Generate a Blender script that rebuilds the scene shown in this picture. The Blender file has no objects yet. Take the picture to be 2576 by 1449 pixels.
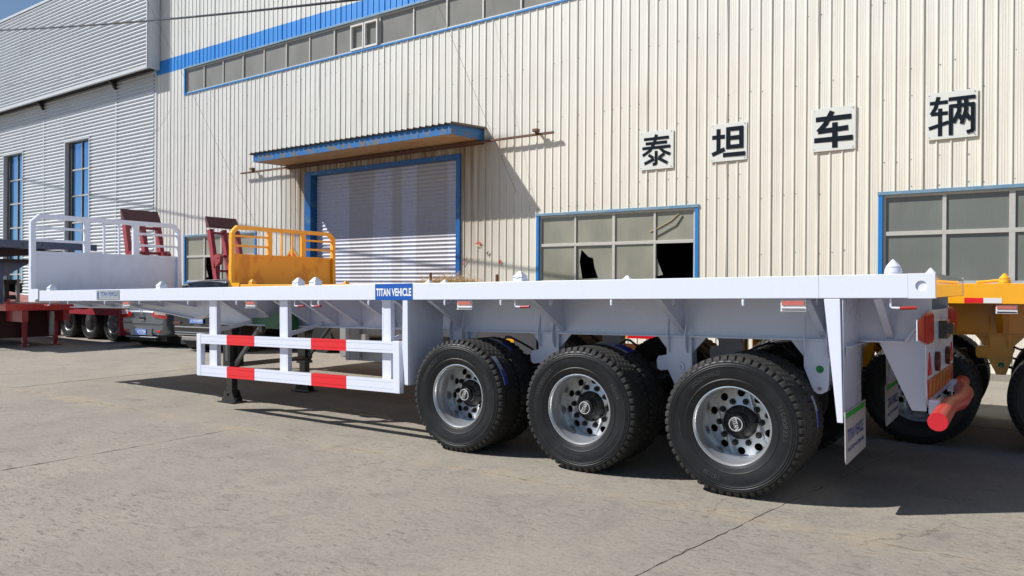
import bpy, math, random
from math import sin, cos, pi, radians as R
from mathutils import Vector, Matrix
from mathutils.geometry import tessellate_polygon
random.seed(7)
S = bpy.context.scene
COL = S.collection
# ------------------------------------------------------------------ camera
cam_d = bpy.data.cameras.new('camera'); cam = bpy.data.objects.new('camera', cam_d); COL.objects.link(cam)
right = Vector((0.82485984, 0.5653047, 0.00606995)); up = Vector((-0.00598734, -0.00200088, 0.99998007))
fwd = Vector((-0.56530558, 0.82487974, -0.00173422))
M = Matrix((right, up, -fwd)).transposed().to_4x4(); M.translation = Vector((1.83427, -5.58601, 1.56607))
cam.matrix_world = M
cam_d.sensor_width = 36; cam_d.lens = 36 * 1900.873 / 2576; cam_d.clip_end = 2000; cam_d.clip_start = .05
S.camera = cam
# ------------------------------------------------------------------ world + sun
TO_SUN = Vector((-0.7997, -0.6399, 1)).normalized()
W = bpy.data.worlds.new('World'); S.world = W; W.use_nodes = True
nt = W.node_tree; bg = nt.nodes['Background']
sky = nt.nodes.new('ShaderNodeTexSky'); sky.sky_type = 'NISHITA'; sky.sun_disc = False
sky.sun_elevation = math.asin(TO_SUN.z); sky.sun_rotation = math.atan2(TO_SUN.x, TO_SUN.y) % (2 * pi)
sky.air_density = 0.85; sky.dust_density = 0.15; sky.ozone_density = 1.6; sky.altitude = 100
nt.links.new(sky.outputs[0], bg.inputs[0]); bg.inputs[1].default_value = 0.075
sun_d = bpy.data.lights.new('sun', 'SUN'); sun_d.energy = 5.0; sun_d.angle = R(.53); sun_d.color = (1, .975, .94)
sun = bpy.data.objects.new('sun', sun_d); COL.objects.link(sun); sun.location = (0, 0, 30)
sun.rotation_euler = (-TO_SUN).to_track_quat('-Z', 'Y').to_euler()
S.view_settings.view_transform = 'Standard'; S.view_settings.look = 'None'; S.view_settings.exposure = 0.30; S.view_settings.gamma = 1
S.view_settings.use_curve_mapping = False
# ------------------------------------------------------------------ materials
def lin(h):
    c = [int(h[i:i + 2], 16) / 255 for i in (0, 2, 4)]
    return tuple(x / 12.92 if x <= .04045 else ((x + .055) / 1.055) ** 2.4 for x in c)
class NT:
    def __init__(s, name):
        s.m = bpy.data.materials.new(name); s.m.use_nodes = True; s.n = s.m.node_tree.nodes; s.l = s.m.node_tree.links
        s.b = s.n['Principled BSDF']; s._tc = None
    def tc(s, k='Object'):
        if not s._tc: s._tc = s.n.new('ShaderNodeTexCoord')
        return s._tc.outputs[k]
    def pos(s):
        g = s.n.new('ShaderNodeNewGeometry'); return g.outputs['Position']
    def map(s, v, sc=(1, 1, 1), rot=(0, 0, 0)):
        m = s.n.new('ShaderNodeMapping'); s.l.new(v, m.inputs[0]); m.inputs['Scale'].default_value = sc; m.inputs['Rotation'].default_value = rot; return m.outputs[0]
    def noise(s, v, scale, detail=4, rough=.55, dist=0):
        n = s.n.new('ShaderNodeTexNoise'); s.l.new(v, n.inputs['Vector']); n.inputs['Scale'].default_value = scale
        n.inputs['Detail'].default_value = detail; n.inputs['Roughness'].default_value = rough; n.inputs['Distortion'].default_value = dist; return n.outputs[0]
    def ramp(s, f, a, b, ca=0, cb=1):
        r = s.n.new('ShaderNodeMapRange'); s.l.new(f, r.inputs[0]); r.inputs[1].default_value = a; r.inputs[2].default_value = b
        r.inputs[3].default_value = ca; r.inputs[4].default_value = cb; return r.outputs[0]
    def math(s, op, a, b=0.0):
        m = s.n.new('ShaderNodeMath'); m.operation = op
        for i, x in enumerate((a, b)):
            if isinstance(x, (int, float)): m.inputs[i].default_value = x
            else: s.l.new(x, m.inputs[i])
        return m.outputs[0]
    def mix(s, f, a, b, mode='MIX'):
        m = s.n.new('ShaderNodeMix'); m.data_type = 'RGBA'; m.blend_type = mode
        for i, x in ((0, f), (6, a), (7, b)):
            if isinstance(x, (int, float)): m.inputs[i].default_value = x
            elif isinstance(x, tuple): m.inputs[i].default_value = (*x, 1)
            else: s.l.new(x, m.inputs[i])
        return m.outputs[2]
    def sep(s, v, k):
        n = s.n.new('ShaderNodeSeparateXYZ'); s.l.new(v, n.inputs[0]); return n.outputs[k]
    def out(s, col=None, rough=None, metal=None, bump=None, bs=.3, bd=.01, **kw):
        for k, x in (('Base Color', col), ('Roughness', rough), ('Metallic', metal)):
            if x is None: continue
            if isinstance(x, tuple): s.b.inputs[k].default_value = (*x, 1)
            elif isinstance(x, (int, float)): s.b.inputs[k].default_value = x
            else: s.l.new(x, s.b.inputs[k])
        for k, x in kw.items(): s.b.inputs[k.replace('_', ' ')].default_value = x
        if bump is not None:
            bn = s.n.new('ShaderNodeBump'); bn.inputs['Strength'].default_value = bs; bn.inputs['Distance'].default_value = bd
            s.l.new(bump, bn.inputs['Height']); s.l.new(bn.outputs[0], s.b.inputs['Normal'])
        return s.m
def paint(name, col, rough=.32, coat=.5, dirt=.12, dirtcol=(.25, .22, .18), orange=.006, spots=0):
    t = NT(name); p = t.tc()
    n1 = t.noise(p, 1.3, 5, .6); f = t.ramp(n1, .48, .75, 0, dirt)
    c = t.mix(f, col, dirtcol)
    n2 = t.noise(p, 3, 3); r = t.ramp(n2, .3, .7, rough - .05, rough + .08)
    st = t.noise(t.map(p, (6, 6, .5)), 1.5, 4, .6); c = t.mix(t.ramp(st, .55, .75, 0, dirt * .9), c, dirtcol)
    return t.out(c, r, Coat_Weight=coat, Coat_Roughness=.12)
def flat(name, col, rough=.5, metal=0.0, var=.15, sc=8, bs=0, **kw):
    t = NT(name); p = t.tc(); n = t.noise(p, sc, 4)
    c = t.mix(t.ramp(n, .35, .7, 0, var), col, tuple(x * .55 for x in col))
    return t.out(c, rough, metal, bump=n if bs else None, bs=bs, bd=.01, **kw)
MW = paint('white_paint', (.70, .735, .86), .28, .5, .05, (.5, .48, .45))
MY = paint('yellow_paint', (.92, .42, .010), .32, .5, .2, (.70, .26, .004))
MRED = paint('red_paint', (.52, .012, .012), .35, .4, .15)
MMAR = paint('maroon_paint', (.34, .028, .042), .42, .3, .2, (.2, .03, .04))
MNAVY = paint('navy_paint', (.05, .085, .19), .4, .3, .2)
MGREEN = paint('green_paint', (.01, .11, .035), .45, .2, .2)
MGREY = paint('grey_primer', (.27, .265, .28), .5, .1, .25)
MPANEL = None
def panel_patchy(name, col, col2):
    t = NT(name); p = t.tc(); n = t.noise(t.map(p, (1, 1.6, .9)), 1.7, 2, .4, 1.2)
    f = t.ramp(n, .5, .58, 0, .55); n2 = t.noise(p, 9, 4)
    return t.out(t.mix(f, col, col2), t.ramp(n2, .3, .7, .33, .5), Coat_Weight=.3, Coat_Roughness=.2)
MWP = panel_patchy('white_panel_paint', (.66, .69, .79), (.58, .61, .71))
MYP = panel_patchy('yellow_panel_paint', (.88, .40, .010), (.64, .20, .004))
MPOL = flat('glossy_film', (.62, .64, .68), .06, .75, .1, 3)
MBLACK = paint('black_paint', (.012, .012, .013), .28, .5, .3, (.06, .055, .05))
MDARK = flat('dark_metal', (.02, .02, .022), .55, 0, .3)
MGREYMET = flat('galvanised_bar', (.30, .30, .30), .45, .4, .3)
MSILVER = flat('silver_rim', (.56, .58, .60), .30, .72, .08, 14)
MNUT = flat('nut_black', (.008, .008, .009), .55, 0, .2)
MHUB = flat('hub_black', (.010, .010, .011), .48, 0, .2)
MSHADOW = flat('unlit_interior', (.012, .012, .012), .9)
MTAPE = flat('red_reflective_tape', (.72, .008, .018), .35, 0, .08, 30, Coat_Weight=.4)
MTAPEW = flat('white_reflective_tape', (.75, .75, .76), .35)
MBLUESIGN = flat('blue_sign', (.0, .085, .42), .4, 0, .08)
MWHITE = flat('white_lettering', (.8, .8, .8), .5, 0, .03)
MBLUETXT = flat('blue_lettering', (.015, .035, .28), .5, 0, .05)
MSILPLATE = flat('silver_plate', (.42, .46, .47), .3, .3, .1)
MBLUEFR = None
def chipped(name, col, under, lo=.55, hi=.6, rough=.4):
    t = NT(name); p = t.tc(); n = t.noise(p, 3.2, 6, .7); n2 = t.noise(p, 20, 4, .6)
    f = t.ramp(t.math('ADD', n, t.math('MULTIPLY', n2, .15)), lo, hi)
    return t.out(t.mix(f, t.mix(t.ramp(n2, .3, .8, 0, .25), col, tuple(x * .6 for x in col)), under), rough)
MBLUEFR = chipped('blue_trim', (.012, .19, .52), (.10, .26, .40), .66, .74)
MBLUETOP = chipped('faded_blue_trim', (.13, .26, .38), (.22, .30, .36), .5, .7)
t = NT('blue_fascia'); g = t.pos(); n = t.noise(g, 3.2, 5, .7); z = t.sep(g, 2)
MBLUEFAS = t.out(t.mix(t.math('MULTIPLY', t.ramp(n, .52, .56), t.ramp(z, 5.44, 5.38)), t.mix(t.ramp(n, .3, .7, 0, .3), (.010, .125, .36), (.02, .16, .40)), (.14, .12, .10)), .5)
MRUST = chipped('rusty_steel', (.10, .045, .03), (.17, .09, .05), .45, .8, .75)
MALU = flat('aluminium_frame', (.52, .50, .46), .45, .2, .2)
def rubber():
    t = NT('tyre_rubber'); p = t.tc(); n = t.noise(p, 5, 5, .6); n2 = t.noise(p, 60, 3)
    c = t.mix(t.ramp(n, .4, .75, 0, .55), (.0055, .0062, .0078), (.014, .0152, .0175))
    return t.out(c, t.ramp(n, .3, .7, .38, .55), bump=n2, bs=.1, bd=.002, Specular_IOR_Level=.38)
MRUB = rubber()
def tread():
    t = NT('tyre_tread'); p = t.tc(); n = t.noise(p, 7, 5, .6); n2 = t.noise(p, 80, 3)
    c = t.mix(t.ramp(n, .35, .7, 0, .8), (.012, .0118, .011), (.034, .031, .026))
    return t.out(c, .75, bump=n2, bs=.2, bd=.003)
MTREAD = tread()
def glass(name, col, rough=.12, var=.25):
    t = NT(name); p = t.tc(); n = t.noise(t.map(p, (1, 1, .6)), 1.2, 3, .5); n2 = t.noise(t.map(p, (9, 9, .8)), 3, 5, .7)
    f = t.math('ADD', t.math('MULTIPLY', n, .8), t.math('MULTIPLY', n2, .2))
    c = t.mix(t.ramp(f, .4, .65, 0, 1), col, tuple(min(1, x * (1 + var)) for x in col))
    return t.out(c, t.ramp(f, .3, .7, rough, rough + .15), Specular_IOR_Level=.5)
MFROST = glass('dusty_pane', (.22, .215, .172), .12, .3)
MFROST2 = glass('dusty_dark_pane', (.14, .15, .135), .16, .25)
MFROSTU = glass('upper_dusty_pane', (.21, .205, .18), .10, .2)
MBGLASS = glass('blue_tinted_glass', (.16, .34, .62), .02, .1)
MBGLASS.node_tree.nodes['Principled BSDF'].inputs['Metallic'].default_value = .85
MCARGLASS = flat('car_glass', (.008, .009, .01), .05, 0, 0)
def cladding():
    t = NT('cream_cladding'); g = t.pos(); o = t.n.new('ShaderNodeObjectInfo')
    z = t.sep(g, 2); x = t.sep(g, 0)
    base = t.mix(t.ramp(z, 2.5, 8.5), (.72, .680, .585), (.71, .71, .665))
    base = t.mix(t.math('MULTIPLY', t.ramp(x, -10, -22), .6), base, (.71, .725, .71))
    st = t.noise(t.map(g, (7, 7, .25)), 2.0, 5, .65); base = t.mix(t.ramp(st, .5, .8, 0, .28), base, (.46, .38, .28))
    bl = t.noise(g, .8, 5, .6); base = t.mix(t.ramp(bl, .5, .8, 0, .2), base, (.52, .47, .38))
    base = t.mix(t.math('MULTIPLY', o.outputs['Random'], .10), base, (.42, .40, .36))
    # brown water stains under the canopy and beside the door (marks of their own shape)
    fx = t.math('MULTIPLY', t.ramp(x, -17.9, -16.9), t.ramp(x, -8.6, -10.2))
    fz = t.math('MULTIPLY', t.ramp(z, 1.5, 4.9, .30, 1), t.ramp(z, 5.45, 5.35))
    ss = t.noise(t.map(g, (6, 6, .12)), 2.4, 6, .7)
    f = t.math('MULTIPLY', t.math('MULTIPLY', fx, fz), t.ramp(ss, .34, .60, .45, 1))
    base = t.mix(t.math('MULTIPLY', f, 1.0), base, (.20, .12, .055))
    n = t.noise(g, 3, 3)
    return t.out(base, .55, bump=n, bs=.12, bd=.02)
MCLAD = cladding()
def bluecl():
    t = NT('blue_cladding'); g = t.pos(); n = t.noise(t.map(g, (5, 5, .5)), 2, 5, .6)
    return t.out(t.mix(t.ramp(n, .4, .75, 0, .4), (.022, .26, .72), (.07, .30, .65)), .5)
MBCLAD = bluecl()
def greycl():
    t = NT('silver_grey_cladding'); g = t.pos(); n = t.noise(g, .7, 5, .6); o = t.n.new('ShaderNodeObjectInfo')
    c = t.mix(t.ramp(n, .4, .75, 0, .35), (.60, .62, .64), (.50, .52, .54)); c = t.mix(t.math('MULTIPLY', o.outputs['Random'], .12), c, (.45, .46, .48))
    return t.out(c, .5, .55)
MGCLAD = greycl()
MGTRIM = flat('pale_grey_trim', (.55, .58, .60), .5, .05, .15, 2)
def shutter():
    t = NT('shutter_slat'); g = t.pos(); x = t.sep(g, 0)
    n = t.noise(t.map(g, (1.5, 1.5, .04)), 1.0, 2, .4, 0); s = t.ramp(n, .53, .57)
    n2 = t.noise(t.map(g, (3, 3, 1.2)), 6, 5, .65)
    c = t.mix(s, (.38, .365, .395), (.45, .465, .57)); c = t.mix(t.ramp(n2, .5, .75, 0, .5), c, (.27, .24, .24))
    return t.out(c, .5)
MSHUT = shutter()
def soffit():
    t = NT('brown_stained_sheet'); g = t.pos(); n = t.noise(t.map(g, (.6, 2, 1)), 2, 5, .6)
    return t.out(t.mix(t.ramp(n, .35, .7), (.58, .36, .18), (.42, .24, .11)), .7)
MSOF = soffit()
MROOFSH = flat('weathered_roof_sheet', (.16, .13, .105), .75, 0, .5, 3)
def concrete():
    t = NT('concrete'); g = t.pos(); o = t.n.new('ShaderNodeObjectInfo')
    big = t.noise(g, .5, 6, .6); mid = t.noise(g, 2.4, 7, .68, .6); fine = t.noise(g, 30, 7, .72); grit = t.noise(g, 120, 3, .6)
    c = t.mix(t.ramp(big, .35, .65), (.335, .298, .242), (.268, .243, .204))
    c = t.mix(t.ramp(mid, .50, .66, 0, .55), c, (.215, .194, .165))
    c = t.mix(t.ramp(mid, .44, .28, 0, .35), c, (.34, .295, .23))
    c = t.mix(t.ramp(fine, .51, .64, 0, .50), c, (.185, .165, .138))
    pep = t.noise(g, 55, 5, .75); c = t.mix(t.ramp(pep, .56, .64, 0, .45), c, (.15, .132, .11)); c = t.mix(t.ramp(pep, .43, .35, 0, .40), c, (.42, .38, .31))
    c = t.mix(t.ramp(fine, .44, .30, 0, .45), c, (.36, .325, .27))
    c = t.mix(t.ramp(grit, .62, .72, 0, .4), c, (.44, .40, .34))
    c = t.mix(t.ramp(grit, .38, .28, 0, .5), c, (.09, .08, .07))
    c = t.mix(t.math('MULTIPLY', o.outputs['Random'], .15), c, (.20, .18, .155))
    # flaked surface: short broken marks drawn out along the brushing direction
    sm = t.noise(t.map(g, (3.2, 13, 1), (0, 0, R(-8))), 3.2, 7, .78, 1.2); sf = t.ramp(sm, .565, .60)
    gs = t.ramp(t.noise(g, .8, 4, .6), .40, .58)
    c = t.mix(t.math('MULTIPLY', t.math('MULTIPLY', sf, gs), .70), c, (.10, .088, .075))
    sm2 = t.noise(t.map(g, (9, 2.5, 1), (0, 0, R(25))), 3.0, 6, .75, 1.0)
    c = t.mix(t.ramp(sm2, .62, .66, 0, .28), c, (.42, .37, .30))
    # oily stains
    oil = t.noise(g, 1.15, 4, .6, .5); c = t.mix(t.ramp(oil, .66, .74, 0, .5), c, (.115, .10, .105))
    ol2 = t.noise(t.map(g, (1, 2.2, 1), (0, 0, .4)), 2.1, 4, .6, .5); c = t.mix(t.ramp(ol2, .69, .74, 0, .45), c, (.12, .11, .11))
    # sand drifted along the lengthwise joint
    y = t.sep(g, 1); w_ = t.noise(g, 1.3, 5, .65); dist = t.math('ABSOLUTE', t.math('ADD', y, .46)); sd = t.math('SUBTRACT', t.ramp(w_, .48, .72, 0, .40), dist)
    c = t.mix(t.math('MULTIPLY', t.ramp(sd, -.12, .2, 0, .75), t.ramp(fine, .35, .65, .4, 1)), c, (.38, .31, .215))
    # tyre scuffs and drag marks: long thin pale and dark arcs
    for (lx, ly, sc_, col, am) in ((9, -16, .8, (.42, .38, .31), .35), (-14, -9, 1.1, (.15, .135, .12), .30)):
        wv = t.n.new('ShaderNodeTexWave'); wv.wave_type = 'RINGS'; wv.rings_direction = 'Z'; wv.inputs['Scale'].default_value = sc_; wv.inputs['Distortion'].default_value = 2.2; wv.inputs['Detail'].default_value = 3; wv.inputs['Detail Scale'].default_value = .35
        mp = t.n.new('ShaderNodeMapping'); mp.inputs['Location'].default_value = (lx, ly, 0); t.l.new(g, mp.inputs[0]); t.l.new(mp.outputs[0], wv.inputs['Vector'])
        k_ = t.math('MULTIPLY', t.ramp(wv.outputs['Fac'], .994, .9995), t.math('MULTIPLY', t.ramp(t.noise(g, .9, 3), .50, .62), t.ramp(fine, .35, .6, .2, 1)))
        c = t.mix(t.math('MULTIPLY', k_, am), c, col)
    # hairline cracks
    vo = t.n.new('ShaderNodeTexVoronoi'); vo.feature = 'DISTANCE_TO_EDGE'; vo.inputs['Scale'].default_value = .5
    wp = t.n.new('ShaderNodeVectorMath'); wp.operation = 'MULTIPLY_ADD'
    nn = t.n.new('ShaderNodeTexNoise'); nn.inputs['Scale'].default_value = 1.9; nn.inputs['Detail'].default_value = 9; nn.inputs['Roughness'].default_value = .65; t.l.new(g, nn.inputs['Vector'])
    t.l.new(nn.outputs[1], wp.inputs[0]); wp.inputs[1].default_value = (.8, .8, 0); t.l.new(g, wp.inputs[2]); t.l.new(wp.outputs[0], vo.inputs['Vector'])
    gate = t.ramp(t.noise(g, 1.1, 3), .50, .60)
    cr = t.math('MULTIPLY', t.ramp(vo.outputs['Distance'], .0028, .0008), gate)
    c = t.mix(t.math('MULTIPLY', cr, .5), c, (.10, .088, .075))
    h = t.math('ADD', t.math('MULTIPLY', fine, .8), t.math('ADD', t.math('MULTIPLY', grit, .35), t.math('SUBTRACT', t.math('MULTIPLY', mid, .8), t.math('ADD', t.math('MULTIPLY', cr, .8), t.math('MULTIPLY', sf, .35)))))
    return t.out(c, .9, bump=h, bs=.55, bd=.014)
MCONC = concrete()
MSOIL = flat('joint_dirt', (.20, .17, .125), .95, 0, .6, 20)
# ------------------------------------------------------------------ mesh builder
class MB:
    def __init__(s): s.v = []; s.f = []; s.m = []; s.cm = 0
    def add(s, vs, fs, m=None):
        o = len(s.v); s.v += [tuple(v) for v in vs]
        s.f += [tuple(i + o for i in f) for f in fs]; s.m += [s.cm if m is None else m] * len(fs); return s
    def box(s, x0, x1, y0, y1, z0, z1, m=None):
        vs = [(x, y, z) for z in (z0, z1) for y in (y0, y1) for x in (x0, x1)]
        return s.add(vs, [(0, 2, 3, 1), (4, 5, 7, 6), (0, 1, 5, 4), (1, 3, 7, 5), (3, 2, 6, 7), (2, 0, 4, 6)], m)
    def beam(s, p0, p1, w, h, up=(0, 0, 1), m=None):
        p0 = Vector(p0); p1 = Vector(p1); d = (p1 - p0).normalized(); u = Vector(up); a = d.cross(u)
        if a.length < 1e-4: a = d.cross(Vector((0, 1, 0)))
        a.normalize(); u = a.cross(d).normalized()
        vs = [p + a * (w / 2 * i) + u * (h / 2 * j) for p in (p0, p1) for j in (-1, 1) for i in (-1, 1)]
        return s.add(vs, [(0, 1, 3, 2), (4, 6, 7, 5), (0, 4, 5, 1), (1, 5, 7, 3), (3, 7, 6, 2), (2, 6, 4, 0)], m)
    def cyl(s, p0, p1, r0, r1=None, n=16, cap=True, m=None):
        r1 = r0 if r1 is None else r1; p0 = Vector(p0); p1 = Vector(p1); d = (p1 - p0).normalized()
        a = d.cross(Vector((0, 0, 1)));
        if a.length < 1e-3: a = Vector((1, 0, 0))
        a.normalize(); b = a.cross(d)
        vs = [p + (a * cos(2 * pi * i / n) + b * sin(2 * pi * i / n)) * r for p, r in ((p0, r0), (p1, r1)) for i in range(n)]
        fs = [(i, (i + 1) % n, n + (i + 1) % n, n + i) for i in range(n)]
        if cap: fs += [tuple(range(n - 1, -1, -1)), tuple(range(n, 2 * n))]
        return s.add(vs, fs, m)
    def tube(s, pts, r, n=8, m=None):
        pts = [Vector(p) for p in pts]; vs = []; fs = []
        prev = None
        for i, p in enumerate(pts):
            d = (pts[min(i + 1, len(pts) - 1)] - pts[max(i - 1, 0)]).normalized()
            if prev is None: a = d.cross(Vector((0, 0, 1))); a = a if a.length > 1e-3 else Vector((1, 0, 0))
            else: a = prev - d * prev.dot(d)
            a.normalize(); prev = a; b = d.cross(a)
            vs += [p + (a * cos(2 * pi * k / n) + b * sin(2 * pi * k / n)) * r for k in range(n)]
        for i in range(len(pts) - 1):
            fs += [(i * n + k, i * n + (k + 1) % n, (i + 1) * n + (k + 1) % n, (i + 1) * n + k) for k in range(n)]
        fs += [tuple(range(n - 1, -1, -1)), tuple((len(pts) - 1) * n + k for k in range(n))]
        return s.add(vs, fs, m)
    def lathe(s, prof, n=48, c=(0, 0, 0), m=None, closed=False):   # profile (r, y) about the local Y axis
        vs = [(c[0] + r * cos(2 * pi * i / n), c[1] + y, c[2] + r * sin(2 * pi * i / n)) for r, y in prof for i in range(n)]
        k = len(prof); fs = []
        for j in range(k if closed else k - 1):
            j2 = (j + 1) % k
            fs += [(j * n + i, j * n + (i + 1) % n, j2 * n + (i + 1) % n, j2 * n + i) for i in range(n)]
        return s.add(vs, fs, m)
    def plate(s, outer, fn, t, holes=(), m=None):   # 2D outline -> fn(u, v, depth) gives the 3D point
        loops = [outer] + list(holes); flatp = [p for l in loops for p in l]
        tri = tessellate_polygon([[Vector((p[0], p[1], 0)) for p in l] for l in loops])
        n = len(flatp); vs = [fn(u, v, 0) for u, v in flatp] + [fn(u, v, t) for u, v in flatp]
        fs = [tuple(f) for f in tri] + [tuple(i + n for i in reversed(f)) for f in tri]; o = 0
        for l in loops:
            k = len(l); fs += [(o + i, o + (i + 1) % k, n + o + (i + 1) % k, n + o + i) for i in range(k)]; o += k
        return s.add(vs, fs, m)
    def grid(s, P, m=None, flip=False):   # P[i][j]
        a = len(P); b = len(P[0]); vs = [p for r in P for p in r]
        fs = [(i * b + j, i * b + j + 1, (i + 1) * b + j + 1, (i + 1) * b + j) for i in range(a - 1) for j in range(b - 1)]
        return s.add(vs, [tuple(reversed(f)) for f in fs] if flip else fs, m)
def circ(cx, cy, r, n=16, rev=False):
    return [(cx + r * cos(2 * pi * i / n), cy + r * sin(2 * pi * i / n)) for i in (range(n - 1, -1, -1) if rev else range(n))]
def mesh(name, mb, mats, smooth=None, fix=True):
    me = bpy.data.meshes.new(name); me.from_pydata(mb.v, [], mb.f)
    for m in (mats if isinstance(mats, (list, tuple)) else [mats]): me.materials.append(m)
    me.polygons.foreach_set('material_index', mb.m)
    if fix:
        import bmesh
        bm = bmesh.new(); bm.from_mesh(me); bmesh.ops.recalc_face_normals(bm, faces=bm.faces); bm.to_mesh(me); bm.free()
    if smooth is not None: me.set_sharp_from_angle(angle=R(smooth)) if hasattr(me, 'set_sharp_from_angle') else None
    me.polygons.foreach_set('use_smooth', [smooth is not None] * len(me.polygons))
    me.update(); return me
def link(name, me, parent=None, loc=(0, 0, 0), rot=(0, 0, 0), bev=0, **pr):
    o = bpy.data.objects.new(name, me); COL.objects.link(o); o.location = loc; o.rotation_euler = rot
    if parent: o.parent = parent
    if bev:
        b = o.modifiers.new('bevel', 'BEVEL'); b.width = bev; b.segments = 2; b.limit_method = 'ANGLE'; b.angle_limit = R(40); b.harden_normals = False
    for k, v in pr.items(): o[k] = v
    return o
def mk(name, mb, mats, parent=None, loc=(0, 0, 0), rot=(0, 0, 0), bev=0, smooth=None, fix=True, **pr):
    return link(name, mesh(name, mb, mats, smooth, fix), parent, loc, rot, bev, **pr)
def thing(name, label, category, loc=(0, 0, 0), rot=(0, 0, 0), group=None):
    o = bpy.data.objects.new(name, None); COL.objects.link(o); o.location = loc; o.rotation_euler = rot
    o.empty_display_size = .2; o['label'] = label; o['category'] = category
    if group: o['group'] = group
    return o
_tx = {}
def textgeo(s, bold=.0, res=3):
    k = (s, bold)
    if k not in _tx:
        c = bpy.data.curves.new('t', 'FONT'); c.body = s; c.align_x = 'CENTER'; c.align_y = 'CENTER'; c.resolution_u = res; c.offset = bold
        o = bpy.data.objects.new('t', c); COL.objects.link(o); dg = bpy.context.evaluated_depsgraph_get()
        me = bpy.data.meshes.new_from_object(o.evaluated_get(dg)); vs = [(v.co.x, v.co.y) for v in me.vertices]; fs = [tuple(p.vertices) for p in me.polygons]
        bpy.data.objects.remove(o); bpy.data.curves.remove(c); bpy.data.meshes.remove(me)
        x0 = min(v[0] for v in vs); x1 = max(v[0] for v in vs); y0 = min(v[1] for v in vs); y1 = max(v[1] for v in vs)
        _tx[k] = ([((x - (x0 + x1) / 2) / (x1 - x0), (y - (y0 + y1) / 2) / (y1 - y0)) for x, y in vs], fs)   # unit box
    return _tx[k]
def addtext(mb, s, w, h, fn, bold=.015, m=None):   # fn(u,v)->3D ; w,h final size
    vs, fs = textgeo(s, bold); return mb.add([fn(x * w, y * h) for x, y in vs], fs, m)

# ================================================================== GROUND
def build_ground():
    mb = MB(); mb.grid([[(x, y, -.035) for x in (-900, -60, -20, 0, 20, 60, 900)] for y in (-900, -60, -20, 0, 20, 60, 900)])
    g = mk('ground', mb, MCONC, fix=False, kind='structure')
    mb = MB(); mb.box(-23, 12.5, -12, 10.2, -.034, -.0035)
    mk('joint_bed', mb, MSOIL, g)
    # joint lines running across (x as a function of y) and along (y const)
    cols = [lambda y: -22.0 - .08 * y, lambda y: -16.24 - .14 * y, lambda y: -10.80 - .10 * y, lambda y: -5.28 - .01 * y, lambda y: .365 + .157 * y, lambda y: 6.1 + .1 * y, lambda y: 12.2 + .05 * y]
    rows = [-11.9, -5.6, -.46, 4.55, 10.1]
    def edge(a, b, n=26, amp=.012):
        a = Vector(a); b = Vector(b); d = (b - a); q = Vector((-d.y, d.x)).normalized(); o = []
        for i in range(n):
            t = i / n; j = (random.random() - .5) * 2 * amp * (3 if random.random() < .12 else 1) if i else 0
            o.append(tuple(a + d * t + q * j))
        return o
    for i in range(len(cols) - 1):
        for j in range(len(rows) - 1):
            g_ = .0045; y0, y1 = rows[j] + g_, rows[j + 1] - g_
            c0, c1 = cols[i], cols[i + 1]
            P = [(c0(y0) + g_, y0), (c1(y0) - g_, y0), (c1(y1) - g_, y1), (c0(y1) + g_, y1)]
            out = []
            for k in range(4): out += edge(P[k], P[(k + 1) % 4], 70 if j in (1, 2) else 12, .014 if k in (0, 2) else .007)
            mb = MB(); dz = random.uniform(-.0015, .0015)
            mb.plate(out, lambda u, v, d: (u, v, dz - d), .03)
            mk('concrete_slab', mb, MCONC, g)
build_ground()

# ================================================================== FACTORY BUILDING (local frame on the wall plane)
BR = R(-.59802); BL = Vector((0, 9.86438, 0))
BM = Matrix.Translation(BL) @ Matrix.Rotation(BR, 4, 'Z')
def bthing(name, label, cat, x, y, z, group=None):
    return thing(name, label, cat, BM @ Vector((x, y, z)), (0, 0, BR), group)
fac = thing('factory_building', 'cream corrugated factory hall with blue band, ribbon window and roller door', 'building', BL, (0, 0, BR))
XL, XR, ZT = -25.0, 11.0, 14.2
OPEN = [(-16.60, -10.50, -1, 5.04), (-8.09, -3.98, 1.62, 3.34), (-.50, 3.75, 1.62, 3.36), (-23.16, -19.03, 1.62, 3.33), (-23.20, XR + 1, 8.35, 9.33)]
RIB = .225
def rib_profile(x0, x1):
    """points (x, y) of the ribbed sheet between x0 and x1"""
    pts = []; k0 = math.floor((x0 - XL) / RIB) - 1; k1 = math.ceil((x1 - XL) / RIB) + 1
    for k in range(k0, k1):
        b = XL + k * RIB
        big = .026 if k % 4 == 0 else .020; w = .004 if k % 4 == 0 else 0
        pts += [(b, 0), (b + .009, -big), (b + .026 + w, -big), (b + .037 + w, 0)]
        for c in (.085, .125, .165): pts += [(b + c, 0), (b + c + .003, -.003), (b + c + .010, -.003), (b + c + .013, 0)]
    out = []
    for i, (x, y) in enumerate(pts):
        if x0 <= x <= x1:
            if not out and x > x0 and i:
                a = pts[i - 1]; t = (x0 - a[0]) / (x - a[0]); out.append((x0, a[1] + (y - a[1]) * t))
            out.append((x, y))
        elif x > x1:
            a = pts[i - 1]
            if out: t = (x1 - a[0]) / (x - a[0]); out.append((x1, a[1] + (y - a[1]) * t))
            break
    return out
def wall_rects(x0, x1, z0, z1):
    xs = sorted({x0, x1} | {x for o in OPEN for x in (o[0], o[1]) if x0 < x < x1}); R_ = []
    for a, b in zip(xs, xs[1:]):
        zs = [z0]; cuts = sorted((max(o[2], z0), min(o[3], z1)) for o in OPEN if o[0] < b - 1e-6 and o[1] > a + 1e-6 and o[2] < z1 and o[3] > z0)
        c = z0
        for lo, hi in cuts:
            if lo > c: R_.append((a, b, c, lo))
            c = max(c, hi)
        if c < z1: R_.append((a, b, c, z1))
    return R_
n_sheet = int((XR - XL) / .9)
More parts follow.
